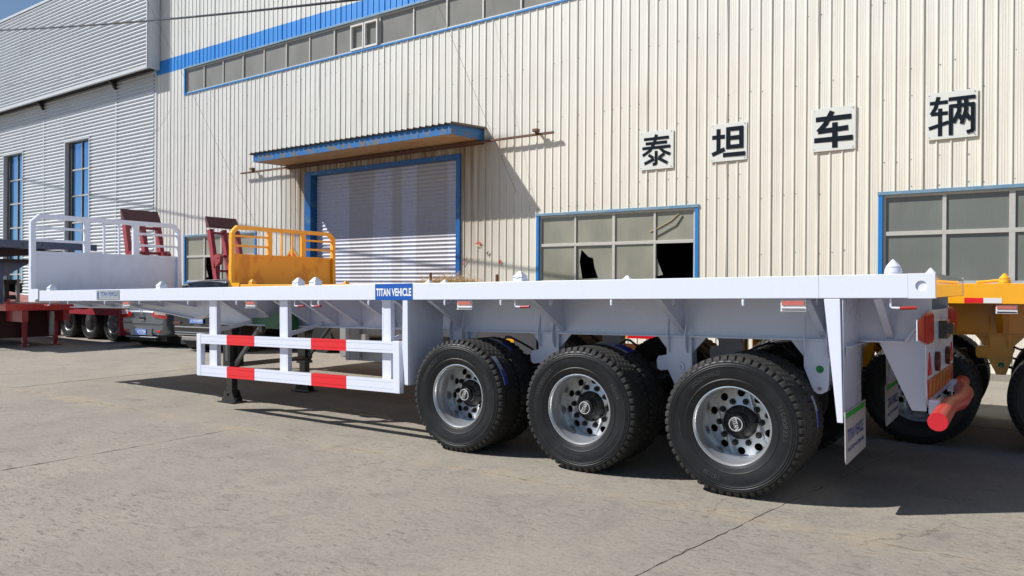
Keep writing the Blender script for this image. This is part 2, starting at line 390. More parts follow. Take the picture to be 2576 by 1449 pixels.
for i in range(n_sheet):
    a = XL + i * .9; b = a + .9
    for z0, z1, mat in ((.12, 8.35, MCLAD), (8.35, 9.835, None), (9.835, ZT, MCLAD)):
        rects = wall_rects(a, b + .012, z0, z1)
        if mat is None:
            lower = wall_rects(a, b + .012, z0, 9.33)
            lower = [r for r in lower if r[0] < -23.16 and r[1] <= -23.0]
            if lower:
                m2 = MB()
                for r in lower:
                    pr = rib_profile(r[0], r[1]); m2.grid([[(x, y, z) for x, y in pr] for z in (r[2], r[3])], flip=True)
                mk('wall_panel', m2, MCLAD, fac, loc=(0, random.uniform(-.003, .002), 0), fix=False)
            rects = [(a, b + .012, 9.33, 9.835)]; mat = MBCLAD
        if not rects: continue
        m2 = MB()
        for r in rects:
            pr = rib_profile(r[0], r[1])
            nz = max(2, int((r[3] - r[2]) / .8)); ph = random.random() * 9
            def wob(x, z): return .004 * sin(z * 2.1 + ph) * sin(x * 5) if mat is MCLAD else 0
            m2.grid([[(x + (.006 * sin(z * 1.7 + ph + k_ * 0) if False else 0), y + wob(x, z), z) for k_, (x, y) in enumerate(pr)] for z in [r[2] + (r[3] - r[2]) * q / nz for q in range(nz + 1)]], flip=True)
        mk('wall_panel', m2, mat, fac, loc=(0, -.0035 * (i % 2), 0), fix=False)
# shell behind the sheets so the openings look into a real dark hall
mb = MB(); mb.box(XL, XR, 24, 24.2, 0, ZT); mb.box(XL, XL + .1, .05, 24, 0, ZT); mb.box(XR - .1, XR, .05, 24, 0, ZT); mb.box(XL - .1, XR + .1, -.12, 24.3, ZT, ZT + .15)
mb.box(XL + .1, XR - .1, .06, 23.9, .005, .03)
mk('hall_shell', mb, flat('hall_inside', (.10, .10, .10), .9), fac)
mb = MB(); mb.box(XL, -16.6, -.05, .05, 0, .12); mb.box(-10.5, XR, -.05, .05, 0, .12); mk('plinth', mb, MCONC, fac)
mb = MB(); mb.box(XL - .12, XL + .02, -.035, .1, 0, ZT); mk('corner_trim', mb, MGTRIM, fac)
# screws: rows of small rusty fixings
mb = MB()
for zr in (.9, 2.30, 3.44, 3.93, 5.09, 5.6, 6.9, 7.9, 10.6, 12.1):
    k = 0
    while XL + k * RIB < XR - .3:
        x = XL + k * RIB + .06 + random.uniform(-.01, .01); k += 1
        if random.random() < .55: continue
        z = zr + random.uniform(-.03, .03) + .03 * sin(x * .7)
        if any(o[0] - .05 < x < o[1] + .05 and o[2] < z < o[3] for o in OPEN): continue
        mb.box(x - .007, x + .007, -.010, 0, z - .007, z + .007)
mk('fixing_screws', mb, flat('rusty_screw', (.20, .15, .11), .8), fac, kind='stuff')

# ---- windows
def window(parent, x0, x1, z0, z1, cols, trans, frost, blue=True, missing=(), broken=(), rec=.05, fm=MALU, lower_only=True, surround=MBLUEFR, bw=.075, glazing=None):
    mb = MB(); e = .03
    if blue:
        mb.box(x0, x0 + bw, -e, .06, z0, z1); mb.box(x1 - bw, x1, -e, .06, z0, z1); mb.box(x0 + bw, x1 - bw, -e - .01, .06, z0, z0 + .05)
    w = mk('window', mb, surround, parent, bev=.003)
    if blue:
        mb = MB(); mb.box(x0 - .01, x1 + .01, -e - .012, .06, z1 - bw * .8, z1 + .004); mk('window_head', mb, MBLUETOP, w, bev=.003)
    a, b, c, d = x0 + (bw if blue else 0), x1 - (bw if blue else 0), z0 + (.05 if blue else 0), z1 - (bw * .8 if blue else 0)
    f = MB(); y0, y1 = .02, .09
    f.box(a, a + .05, y0, y1, c, d); f.box(b - .05, b, y0, y1, c, d); f.box(a + .05, b - .05, y0, y1, d - .045, d); f.box(a + .05, b - .05, y0, y1, c, c + .05)
    for t, tw in trans: f.box(a + .05, b - .05, y0 - .004, y1, t, t + tw)
    mk('window_frame', f, fm, w, bev=.002)
    cc = [a + .05] + [x for x, _ in cols] + [b - .05]; cw = [0] + [q for _, q in cols] + [0]
    for (x, q) in cols:
        m2 = MB(); m2.box(x - q / 2, x + q / 2, y0 - .002, y1 - .004, c + .05, d - .045); mk('mullion', m2, fm, w, bev=.002)
    zz = [c + .05] + [t for t, _ in trans] + [d - .045]; zw = [0] + [q for _, q in trans] + [0]
    for r in range(len(zz) - 1):
        for k in range(len(cc) - 1):
            xa, xb = cc[k] + cw[k] / 2, cc[k + 1] - cw[k + 1] / 2; za, zb = zz[r] + zw[r], zz[r + 1]
            y = rec + (.012 if (k % 2 and r == 0) else 0)
            m2 = MB(); fn = lambda u, v, dd: (u, y + dd, v)
            if (r, k) in missing:
                h = zb - za; m2.plate([(xa, zb - h * .35), (xa + .06, zb - h * .55), (xa + .16, zb - h * .84), (xa + .03, zb - h * .88), (xa, zb - h * .8)], fn, .005)
                mk('broken_pane', m2, frost, w, label='missing pane with only a small shard left at one side'); continue
            if (r, k) in broken:
                ww = xb - xa; h = zb - za
                hole = [(xa + ww * .13, zb - h * .1), (xa + ww * .33, zb - h * .32), (xa + ww * .46, zb - h * .36), (xa + ww * .5, zb - h * .62), (xa + ww * .6, zb - h * .93), (xa + ww * .16, zb - h * .95), (xa + ww * .08, zb - h * .45)]
                m2.plate([(xa, za), (xb, za), (xb, zb), (xa, zb)], fn, .005, [hole[::-1]]); mk('broken_pane', m2, frost, w, label='dusty pane with a jagged dark hole on its left'); continue
            m2.box(xa, xb, y, y + .006, za, zb); mk('pane', m2, frost if r == 0 or frost is not MFROST2 else frost, w)
    return w
window(fac, -8.09, -3.98, 1.62, 3.34, [(-7.02, .045), (-6.01, .07), (-5.0, .05)], [(2.535, .068)], MFROST, missing=((0, 3),), broken=((0, 1),))
window(fac, -.50, 3.75, 1.62, 3.36, [(.57, .06), (1.58, .09), (2.65, .06)], [(2.55, .075)], MFROST2)
window(fac, -23.16, -19.03, 1.62, 3.33, [(-21.98, .07), (-21.0, .08), (-20.0, .06)], [(2.53, .07)], MFROST, missing=((0, 1),))
mx = [-23.15 + 1.11 * k for k in range(1, 9)] + [-13.48, -12.19, -11.0, -9.79, -8.61, -7.43, -6.25, -5.05, -3.85]
mx = [x for x in mx if x < -14.4] + [-14.66] + [x for x in mx if x > -14]
window(fac, -23.20, 3.0, 8.35, 9.33, [(x, .045) for x in mx], [], MFROSTU, bw=.07)
mb = MB()
for xa, xb in ((-14.62, -14.08), (-14.05, -13.52)):
    mb.box(xa, xb, -.05, .04, 8.42, 8.48); mb.box(xa, xb, -.05, .04, 9.12, 9.17); mb.box(xa, xa + .045, -.05, .04, 8.48, 9.12); mb.box(xb - .045, xb, -.05, .04, 8.48, 9.12)
mk('casement', mb, flat('white_upvc', (.62, .62, .60), .5), fac, bev=.003, label='pair of white sliding casements in the ribbon window')

for nm, P_, mt in (('strip_and_shadow', [(-4.42, 3.20), (-4.62, 3.03), (-4.88, 2.90), (-5.12, 2.80)], (.5, .38, .18)), ('strip_and_shadow', [(-4.36, 3.12), (-4.50, 2.92), (-4.78, 2.78), (-5.04, 2.66)], (.10, .09, .07))):  # second, dark strip is the first one's cast shadow, set in colour
    mb = MB(); mb.tube([(a_, .036, c_) for a_, c_ in P_], .011, 5); mk(nm, mb, flat('strip' + str(mt[0]), mt, .7), fac)
# ---- roller door
mb = MB(); mb.box(-16.60, -16.33, -.05, .30, 0, 5.04); mb.box(-10.60, -10.46, -.05, .30, 0, 5.04); mb.box(-16.33, -10.60, -.05, .30, 4.92, 5.04)
door = mk('roller_door', mb, chipped('door_frame_blue', (.006, .10, .32), (.06, .16, .27), .62, .72), fac, bev=.004)
pr = [(z * .11, -.5 * .022 * (1 - cos(2 * pi * min(1, z / .9))) if z < .9 else 0) for z in [q / 10 for q in range(11)]]
mb = MB(); mb.grid([[(-16.31, y, z), (-10.62, y, z)] for z, y in pr]); mes = mesh('slat', mb, MSHUT, 40, fix=False)
for k in range(45): link('slat', mes, door, (0, .20, .02 + k * .11), (random.uniform(-.004, .004), 0, 0))
# ---- canopy
cx0, cx1, cd = -17.42, -9.73, 1.31
mb = MB()
def fas(x0, y0, x1, y1, za0, zb0, za1, zb1): mb.add([(x0, y0, za0), (x1, y1, za1), (x1, y1, zb1), (x0, y0, zb0)], [(0, 1, 2, 3)])
mb.box(cx0, cx1, -cd, -cd + .02, 5.26, 5.50)
mb.plate([(-cd + .02, 5.26), (0, 5.30), (0, 5.58), (-cd + .02, 5.50)], lambda u, v, d: (cx1 - d, u, v), .02)
mb.plate([(-cd + .02, 5.26), (0, 5.30), (0, 5.58), (-cd + .02, 5.50)], lambda u, v, d: (cx0 + d, u, v), .02)
for q in range(9): mb.box(cx0 + .05 + q * .94, cx0 + .055 + q * .94, -cd - .004, -cd, 5.27, 5.49)
can = mk('canopy', mb, MBLUEFAS, fac)
mb = MB(); x = cx0 - .18; P0 = []; 
while x < cx1 + .05:
    P0 += [(x, 0), (x + .10, 0), (x + .125, .045), (x + .16, .045), (x + .185, 0)]; x += .205
mb.grid([[(a, -cd - .06, 5.515 + h - .02) for a, h in P0], [(a, .0, 5.60 + h) for a, h in P0]]); mb.grid([[(a, -cd - .06, 5.505 + h - .02) for a, h in P0], [(a, .0, 5.59 + h) for a, h in P0]])
mk('canopy_roof_sheet', mb, MROOFSH, can, fix=False)
mb = MB(); x = cx0 + .02; P0 = []
while x < cx1 - .05: P0 += [(x, 0), (x + .085, 0), (x + .095, .015), (x + .11, .015), (x + .12, 0)]; x += .12
mb.grid([[(min(a, cx1 - .02), -cd + .02, 5.275 + h) for a, h in P0], [(min(a, cx1 - .02), -.02, 5.31 + h) for a, h in P0]])
mk('canopy_soffit', mb, MSOF, can, fix=False)
mb = MB()
for x in [cx0 + .3 + k * .0 + .94 * k for k in range(8)]: mb.box(x, x + .05, -cd + .03, -.03, 5.33, 5.38)
mb.box(cx0, cx1, -.09, -.03, 5.20, 5.28); mk('canopy_bracket', mb, MRUST, can)
mb = MB(); mb.box(-19.63, -7.52, -.20, -.14, 5.215, 5.265)
for x in (-19.0, -8.0): mb.box(x - .03, x + .03, -.20, 0, 5.265, 5.30); mb.box(x - .07, x + .07, -.26, -.14, 5.30, 5.37)
for x in (-17.3, -13.5, -9.7): mb.box(x - .02, x + .02, -.14, 0, 5.225, 5.255)
mk('rusty_rail', mb, MRUST, fac, bev=.003)

# ---- character sign boards
def strokes(ch):
    t = .135
    if ch == 'tai':
        return [[(.1, .86), (.9, .86)], [(.16, .72), (.84, .72)], [(.05, .58), (.95, .58)], [(.5, .97), (.44, .74), (.30, .50), (.06, .36)], [(.60, .58), (.74, .44), (.95, .34)],
                [(.5, .46), (.5, .08), (.40, .06)], [(.26, .36), (.40, .26)], [(.12, .10), (.42, .22)], [(.76, .36), (.60, .26)], [(.58, .24), (.86, .08)]], .085
    if ch == 'tan':
        return [[(.20, .92), (.20, .26)], [(.02, .68), (.38, .68)], [(.02, .14), (.38, .28)], [(.50, .94), (.50, .30)], [(.90, .94), (.90, .30)], [(.46, .90), (.94, .90)], [(.50, .62), (.9, .62)], [(.46, .34), (.94, .34)], [(.36, .10), (1.0, .10)]], .115
    if ch == 'che':
        return [[(.06, .80), (.94, .80)], [(.46, .98), (.30, .66), (.12, .46)], [(.12, .46), (.86, .50)], [(.02, .22), (.98, .22)], [(.54, .66), (.54, .0)]], .125
    return [[(.02, .84), (.40, .84)], [(.20, .98), (.14, .72), (.05, .56)], [(.05, .56), (.40, .56)], [(.24, .68), (.24, .0)], [(.0, .20), (.42, .32)],
            [(.44, .90), (1.0, .90)], [(.48, .74), (.48, .0)], [(.96, .74), (.96, .06), (.84, .03)], [(.46, .72), (.98, .72)], [(.66, .90), (.66, .58), (.54, .30)], [(.64, .52), (.72, .36)], [(.81, .90), (.81, .58), (.72, .26)], [(.80, .52), (.90, .34)]], .085
MSIGN = flat('sign_white', (.66, .68, .64), .4, 0, .12, 4); MINK = flat('sign_black', (.007, .012, .02), .85, 0, 0, Specular_IOR_Level=.15)
for x0, x1, z0, z1, ch, lab in ((-5.35, -4.545, 4.165, 5.005, 'tai', 'leftmost white wall board with black character 泰'), (-3.73, -2.952, 4.20, 4.985, 'tan', 'second white wall board from the left with black character 坦'),
                               (-1.688, -.895, 4.215, 5.04, 'che', 'third white wall board from the left with black character 车'), (.283, 1.072, 4.235, 5.065, 'liang', 'rightmost white wall board with black character 辆')):
    t = bthing('sign_board', lab, 'sign', (x0 + x1) / 2, -.03, (z0 + z1) / 2, 'character boards screwed to the cream wall'); w, h = x1 - x0, z1 - z0
    mb = MB(); mb.box(-w / 2, w / 2, -.012, 0, -h / 2, h / 2)
    mk('board', mb, MSIGN, t, rot=(0, 0, R(.6)), bev=.003)
    mb = MB()
    for sx in (-1, 1):
        for sz in (-1, 1): mb.cyl((sx * w * .44, -.011, sz * h * .45), (sx * w * .44, -.018, sz * h * .45), .008, n=8)
    mk('board_screw', mb, MDARK, t, kind='stuff')
    st, th = strokes(ch); mb = MB(); d0 = -.0135
    for k, pl in enumerate(st):
        for a, b in zip(pl, pl[1:]):
            A = Vector(((a[0] - .5) * w * .88, (a[1] - .5) * h * .84)); B = Vector(((b[0] - .5) * w * .88, (b[1] - .5) * h * .84)); dd = (B - A).normalized(); q = Vector((-dd.y, dd.x)) * th * w * .48
            e = dd * th * w * .12; A = A - e; B = B + e; y = -.014 - .0004 * k
            mb.add([(p.x, y, p.y) for p in (A + q, A - q, B - q, B + q)] + [(p.x, y - .006, p.y) for p in (A + q, A - q, B - q, B + q)], [(0, 1, 2, 3), (7, 6, 5, 4), (0, 4, 5, 1), (1, 5, 6, 2), (2, 6, 7, 3), (3, 7, 4, 0)])
    mk('lettering', mb, MINK, t)
# scraps and sticker left on the wall
def scrap(name, x, z, pts, col, lab, cat):
    t = MB(); t.plate(pts, lambda u, v, d: (u, -.004 * (1 + sin(u * 60)) - d, v), .003)
    o = mk(name, t, flat(name + '_mat', col, .5), None, BM @ Vector((x, -.033, z)), (0, 0, BR), label=lab, category=cat); o.scale = (.72, 1, .72); return o
scrap('ribbon_scrap', -9.86, 2.68, [(-.16, -.08), (-.09, .02), (0, .05), (.09, .03), (.16, -.02), (.08, -.03), (.02, -.04), (-.06, -.01)], (.6, .03, .02), 'torn red and yellow ribbon stuck on wall right of the door', 'ribbon')
scrap('ribbon_scrap', -9.86, 2.625, [(-.10, -.03), (-.06, .02), (.02, -.005), (.08, .01), (.07, -.03), (-.04, -.04)], (.8, .7, .3), 'pale yellow shred just under the torn red ribbon on the wall', 'ribbon')
scrap('ribbon_scrap', -9.56, 2.42, [(-.10, -.03), (-.02, .03), (.05, .09), (.04, 0), (.0, -.10), (-.01, -.01)], (.09, .07, .04), 'dark dried leaf shaped shred on wall below the torn ribbon', 'ribbon')
scrap('ribbon_scrap', -10.33, 2.18, [(-.05, -.10), (0, -.02), (.16, .16), (.19, .2), (.13, .17), (-.02, 0), (-.06, -.04)], (.55, .06, .03), 'faded red ribbon strand beside the door frame', 'ribbon')
scrap('ribbon_scrap', -9.17, 2.19, [(-.035, -.1), (.0, -.08), (.06, .02), (.0, .1), (-.04, 0)], (.65, .03, .02), 'small plain red ribbon tag on the wall near the window', 'ribbon')
t = MB(); t.plate([(-.3, -.3), (.3, -.3), (.3, .3), (-.3, .3)], lambda u, v, d: ((u - v) * .7071, -d, (u + v) * .7071), .004, m=0)
t.plate([(-.24, -.24), (.24, -.24), (.24, .24), (-.24, .24)], lambda u, v, d: ((u - v) * .7071, -.005 - d, (u + v) * .7071), .001, m=1)
for q in range(7): a = q * 2.4; r = .05 + .03 * q; t.cyl((r * cos(a), -.007, r * sin(a)), (r * cos(a), -.009, r * sin(a)), .045, n=7, m=2)
mk('festive_diamond', t, [flat('gold_card', (.6, .35, .05), .5), flat('red_card', (.6, .02, .01), .5), flat('gold_print', (.7, .3, .05), .5)], None, BM @ Vector((-17.2, -.035, 2.35)), (0, 0, BR), label='red diamond shaped festive card on wall behind yellow headboard', category='wall decoration')

# ================================================================== GREY BUILDING
gb = thing('grey_warehouse', 'silver grey warehouse with horizontal corrugation and tall narrow blue windows', 'building', BL, (0, 0, BR))
GP = .14
def hprof(z0, z1):
    n = int(round((z1 - z0) / GP)); p = []
    for k in range(n):
        z = z0 + k * GP; p += [(z, 0.0), (z + .040, 0.0), (z + .050, -.050), (z + .066, -.062), (z + .100, -.058)]
    p.append((z0 + n * GP, 0.0)); return p
def hpanel(x0, x1, z0, n, y, mat=MGCLAD):
    mb = MB(); mb.grid([[(x0, y + d, z), (x1, y + d, z)] for z, d in hprof(z0, z0 + n * GP)]); mk('cladding_panel', mb, mat, gb, loc=(0, random.uniform(-.003, .003), 0), fix=False)
bays = [-55.0, -46.4, -40.2, -34.0, -27.85, -25.12]; GW = [(-38.04, -36.02), (-32.02, -29.93)]
ztop_w = 7.56
xs = sorted(set(bays + [x for g in GW for x in g]))
for a, b in zip(xs, xs[1:]):
    inwin = any(g[0] <= a and b <= g[1] for g in GW)
    z = .14; k = 0
    while z < 9.75:
        n = 7 if z + 7 * GP < 9.8 else int((9.8 - z) / GP)
        if n < 1: break
        if inwin:
            if z > ztop_w - .01: hpanel(a, b, z, n, 0)
            elif z + n * GP > ztop_w: hpanel(a, b, ztop_w, int(round((z + n * GP - ztop_w) / GP)), 0)
            elif z + n * GP <= 1.7: hpanel(a, b, z, n, 0)
        else: hpanel(a, b, z, n, 0)
        z += n * GP
up = [-55, -47.4, -41.3, -35.1, -28.95, -24.80]
for a, b in zip(up, up[1:]):
    for r in range(4): hpanel(a, b, 9.60 + r * 7 * GP, 7, -.47)
mb = MB(); mb.box(-55, -24.78, -.54, -.44, 9.47, 9.60); mb.box(-55, -24.62, -.56, .3, 13.52, 13.62)
for k, xx in enumerate(( -24.80, )): mb.box(xx, xx + .06, -.54, -.50, 9.47, 13.52)
mk('fascia_trim', mb, MGTRIM, gb, bev=.004)
mb = MB(); P0 = []; y = -.53
while y < -.04: P0 += [(y, 0), (y + .06, 0), (y + .07, .012), (y + .10, .012), (y + .11, 0)]; y += .125
mb.grid([[(-24.74 + h, yy, 9.47) for yy, h in P0], [(-24.74 + h, yy, 13.52) for yy, h in P0]]); mk('gable_trim', mb, MGTRIM, gb, fix=False)
mb = MB(); mb.box(-55, -24.8, -.44, .0, 9.56, 9.60); mb.box(-55, -25.1, .45, .6, 0, 9.6); mk('soffit_board', mb, MDARK, gb)
for xx in (-27.85, -34.0, -40.2):
    mb = MB(); mb.plate([(-.42, 9.54), (-.03, 9.54), (-.03, 9.18), (-.12, 9.24), (-.22, 9.40)], lambda u, v, d: (xx - .05 + d, u, v), .1); mk('eave_bracket', mb, MDARK, gb)
    mb = MB(); mb.box(xx - .04, xx + .04, -.050, -.043, .1, 9.2); mk('joint_strip', mb, MGTRIM, gb)
for g0, g1 in GW:
    mb = MB(); fw = .06
    mb.box(g0 - .03, g0 + .03, -.07, .32, 1.66, ztop_w + .03); mb.box(g1 - .03, g1 + .03, -.07, .32, 1.66, ztop_w + .03); mb.box(g0, g1, -.07, .32, ztop_w, ztop_w + .04); mb.box(g0 - .05, g1 + .05, -.10, .32, 1.60, 1.66)
    w = mk('window', mb, MGTRIM, gb, bev=.003)
    mb = MB(); mid = (g0 + g1) / 2 + .1
    zs = [1.70, 2.0, 3.08, 4.16, 5.28, 6.38, ztop_w - .03]
    mb.box(g0 + .03, g0 + .30, .10, .18, 1.66, ztop_w); mb.box(g1 - .09, g1 - .03, .12, .18, 1.66, ztop_w); mb.box(mid - .035, mid + .035, .12, .18, 1.66, ztop_w)
    mk('window_frame', mb, flat('bronze_frame', (.06, .06, .06), .5), w)
    mb = MB()
    for z in zs[1:-1]: mb.box(g0 + .03, g1 - .03, .115, .175, z - .03, z + .03)
    mb.box(mid - .012, mid + .012, .10, .12, 1.66, ztop_w); mk('glazing_bar', mb, MALU, w)
    for a, b in ((g0 + .3, mid - .035), (mid + .035, g1 - .09)):
        for z0, z1 in zip(zs, zs[1:]):
            mb = MB(); t_ = random.uniform(-.003, .003); mb.add([(a, .15 + t_, z0 + .03), (b, .15 - t_, z0 + .03), (b, .15 - t_ * .5, z1 - .03), (a, .15 + t_ * .7, z1 - .03)], [(0, 1, 2, 3)]); mk('pane', mb, MBGLASS, w, fix=False)

# ================================================================== WHEELS (shared meshes)
def tyre_mesh():
    Rr = .531; nl = 54; sub = 6; n = nl * sub; hw = .156
    # profile (r, y, kind) from outer bead round to inner bead
    side = [(.296, -.118), (.305, -.136), (.318, -.143), (.345, -.147), (.352, -.151), (.358, -.148), (.39, -.156), (.43, -.1585), (.448, -.158), (.452, -.1605), (.456, -.157), (.463, -.1565), (.467, -.159), (.471, -.1555), (.478, -.154), (.483, -.156), (.488, -.151)]
    sh = [(.497, -.1500), (.512, -.1455), (.525, -.139)]
    groov = []
    for yc in (-.078, -.026, .026, .078):
        groov += [(Rr - .0005, yc - .0075), (Rr - .014, yc - .005), (Rr - .014, yc + .005), (Rr - .0005, yc + .0075)]
    tread_ = [(Rr - .001, -.131), (Rr - .0005, -.108)] + groov + [(Rr - .0005, .108), (Rr - .001, .131)]
    prof = side + sh + tread_ + [(r, -y) for r, y in reversed(sh)] + [(r, -y) for r, y in reversed(side)]
    ns = len(side); nsh = len(sh); nt = len(tread_); vs = []; fs = []; ms = []
    tot = len(prof)
    for i in range(n):
        a = 2 * pi * i / n; ph = i % sub
        for j, (r, y) in enumerate(prof):
            rr, yy = r, y
            onsh = ns <= j < ns + nsh + 2; onsh2 = tot - ns - nsh - 2 <= j < tot - ns
            notch = ph in (0, 1) if onsh else (ph in (3, 4) if onsh2 else False)
            if notch:
                d = .013
                if j == ns or j == tot - ns - 1: rr -= .002; yy *= .985
                elif j == ns + nsh + 1 or j == tot - ns - nsh - 2: rr -= .003
                else: rr -= d; yy -= math.copysign(.009, y)
            if ns + nsh + 2 <= j < tot - ns - nsh - 2:
                z = (j - (ns + nsh + 2)) // 4; zz = [0, 1, 1, 0, -1, -1][(i + 2 * z) % 6]; yy += .006 * zz * (1 if z % 2 else -1)
            vs.append((rr * sin(a), yy, rr * cos(a)))
    for i in range(n):
        i2 = (i + 1) % n
        for j in range(tot - 1):
            fs.append((i * tot + j, i2 * tot + j, i2 * tot + j + 1, i * tot + j + 1)); ms.append(1 if ns <= j < tot - ns - 1 else 0)
    mb = MB(); mb.v = vs; mb.f = fs; mb.m = ms
    # raised sidewall lettering bent round the circle
    def arc(s, ang, r, h, width):
        vs_, fs_ = textgeo(s, .01); k = len(vs_); P = []
        for dd in (0, .0016):
            for x, y in vs_:
                th = ang - x * width / r; q = r + y * h; P.append((q * cos(th), -.1588 + .00 - dd + (.002 if q < .40 else 0), q * sin(th)))
        mb.add([P[i + k] for i in range(k)], fs_, 2)
    arc('315/80R22.5', R(80), .405, .034, .27); arc('GOLDSHIELD', R(190), .405, .030, .26); arc('HD158', R(320), .405, .036, .13); arc('154/151M  TUBELESS', R(262), .40, .012, .17)
    return mesh('tyre', mb, [MRUB, MTREAD, flat('tyre_relief', (.035, .035, .036), .6, 0, .2)], 35, fix=False)
TYRE = tyre_mesh()
def rim_mesh():
    mb = MB(); mb.lathe([(.264, .16), (.285, .155), (.3, .15), (.3, .145), (.264, .13), (.264, .10), (.264, .04), (.264, .02), (.270, .005), (.270, -.055), (.278, -.068), (.278, -.098), (.280, -.108), (.286, -.126), (.294, -.134), (.301, -.132), (.303, -.124), (.298, -.112)], 64)
    holes = [circ(.2255 * cos(k * pi / 5 + .3) * 1, .2255 * sin(k * pi / 5 + .3), .031, 16, True) for k in range(10)]
    outer = circ(0, 0, .2635, 60); holes.append(circ(0, 0, .125, 40, True))
    def fn(u, v, d):
        r = math.hypot(u, v); return (u, .104 + d - (.2 - r) * .25, v)
    mb.plate(outer, fn, .012, holes)
    return mesh('wheel', mb, MSILVER, 40)
RIM = rim_mesh()
mb = MB(); mb.lathe([(.0, .02), (.075, .02), (.082, .03), (.085, .045), (.105, .055), (.128, .078), (.134, .09), (.134, .15), (0, .15)], 40)
for k in range(5):
    a = k * 2 * pi / 5; mb.beam((.07 * cos(a), .055, .07 * sin(a)), (.128 * cos(a), .072, .128 * sin(a)), .016, .03, (0, 1, 0))
HUB = mesh('hub', mb, MHUB, 35)
mb = MB(); mb.lathe([(0, -.028), (.05, -.028), (.056, -.024), (.058, -.012), (.066, -.008), (.066, .02), (0, .02)], 32, m=0)
mb.lathe([(.047, -.0295), (.053, -.0295), (.053, -.028), (.047, -.028), (.047, -.0295)], 40, m=1)
addtext(mb, 'TITAN', .088, .036, lambda u, v: (u, -.0295, v), .02, 1)
CAP = mesh('hub_cap', mb, [MHUB, flat('cap_print', (.48, .48, .48), .5, 0, .1)], 35, fix=False)
mb = MB(); mb.cyl((0, .004, 0), (0, -.004, 0), .024, .024, 14); mb.cyl((0, -.004, 0), (0, -.026, 0), .0195, .019, 6); mb.cyl((0, -.026, 0), (0, -.042, 0), .012, .011, 8); NUT = mesh('wheel_nut', mb, MNUT, 30)
mb = MB(); mb.lathe([(.05, .15), (.262, .15), (.3, .14), (.262, .09), (.262, .03), (.27, -.095), (.3, -.132)], 40); INRIM = mesh('wheel', mb, MDARK, 40)
def wheel(parent, x, y, z, rot, far=False, outer=True, spin=0.0, name='wheel', sticker=None):
    w = link(name, RIM if outer else INRIM, parent, (x, y, z), (0, spin, pi if far else 0))
    w.rotation_mode = 'XYZ'
    t = link('tyre', TYRE, w)
    if outer:
        link('hub', HUB, w); c = link('hub_cap', CAP, w)
        for k in range(10):
            a = k * pi / 5; link('wheel_nut', NUT, w, (.166 * cos(a + .05), .089, .166 * sin(a + .05)))
    if sticker:
        for a0, a1, y0, y1, txt in sticker:
            mb = MB(); P = []
            for q in range(13):
                a = R(a0 + (a1 - a0) * q / 12) + spin; r_ = .5335
                P.append([(r_ * cos(a), yy, r_ * sin(a)) for yy in (y0, y1)])
            mb.grid(P, m=0)
            P = [[(.5345 * cos(R(a0 + (a1 - a0) * q / 16) + spin), yy, .5345 * sin(R(a0 + (a1 - a0) * q / 16) + spin)) for yy in (y0 + (y1 - y0) * .25, y1 - .004)] for q in range(0, 9)]
            mb.grid(P, m=1)
            mk('tyre_sticker', mb, [flat('sticker_film', (.30, .36, .45), .3, 0, .5, 40), flat('sticker_blue', (.01, .03, .35), .35)], w, fix=False)
    return w

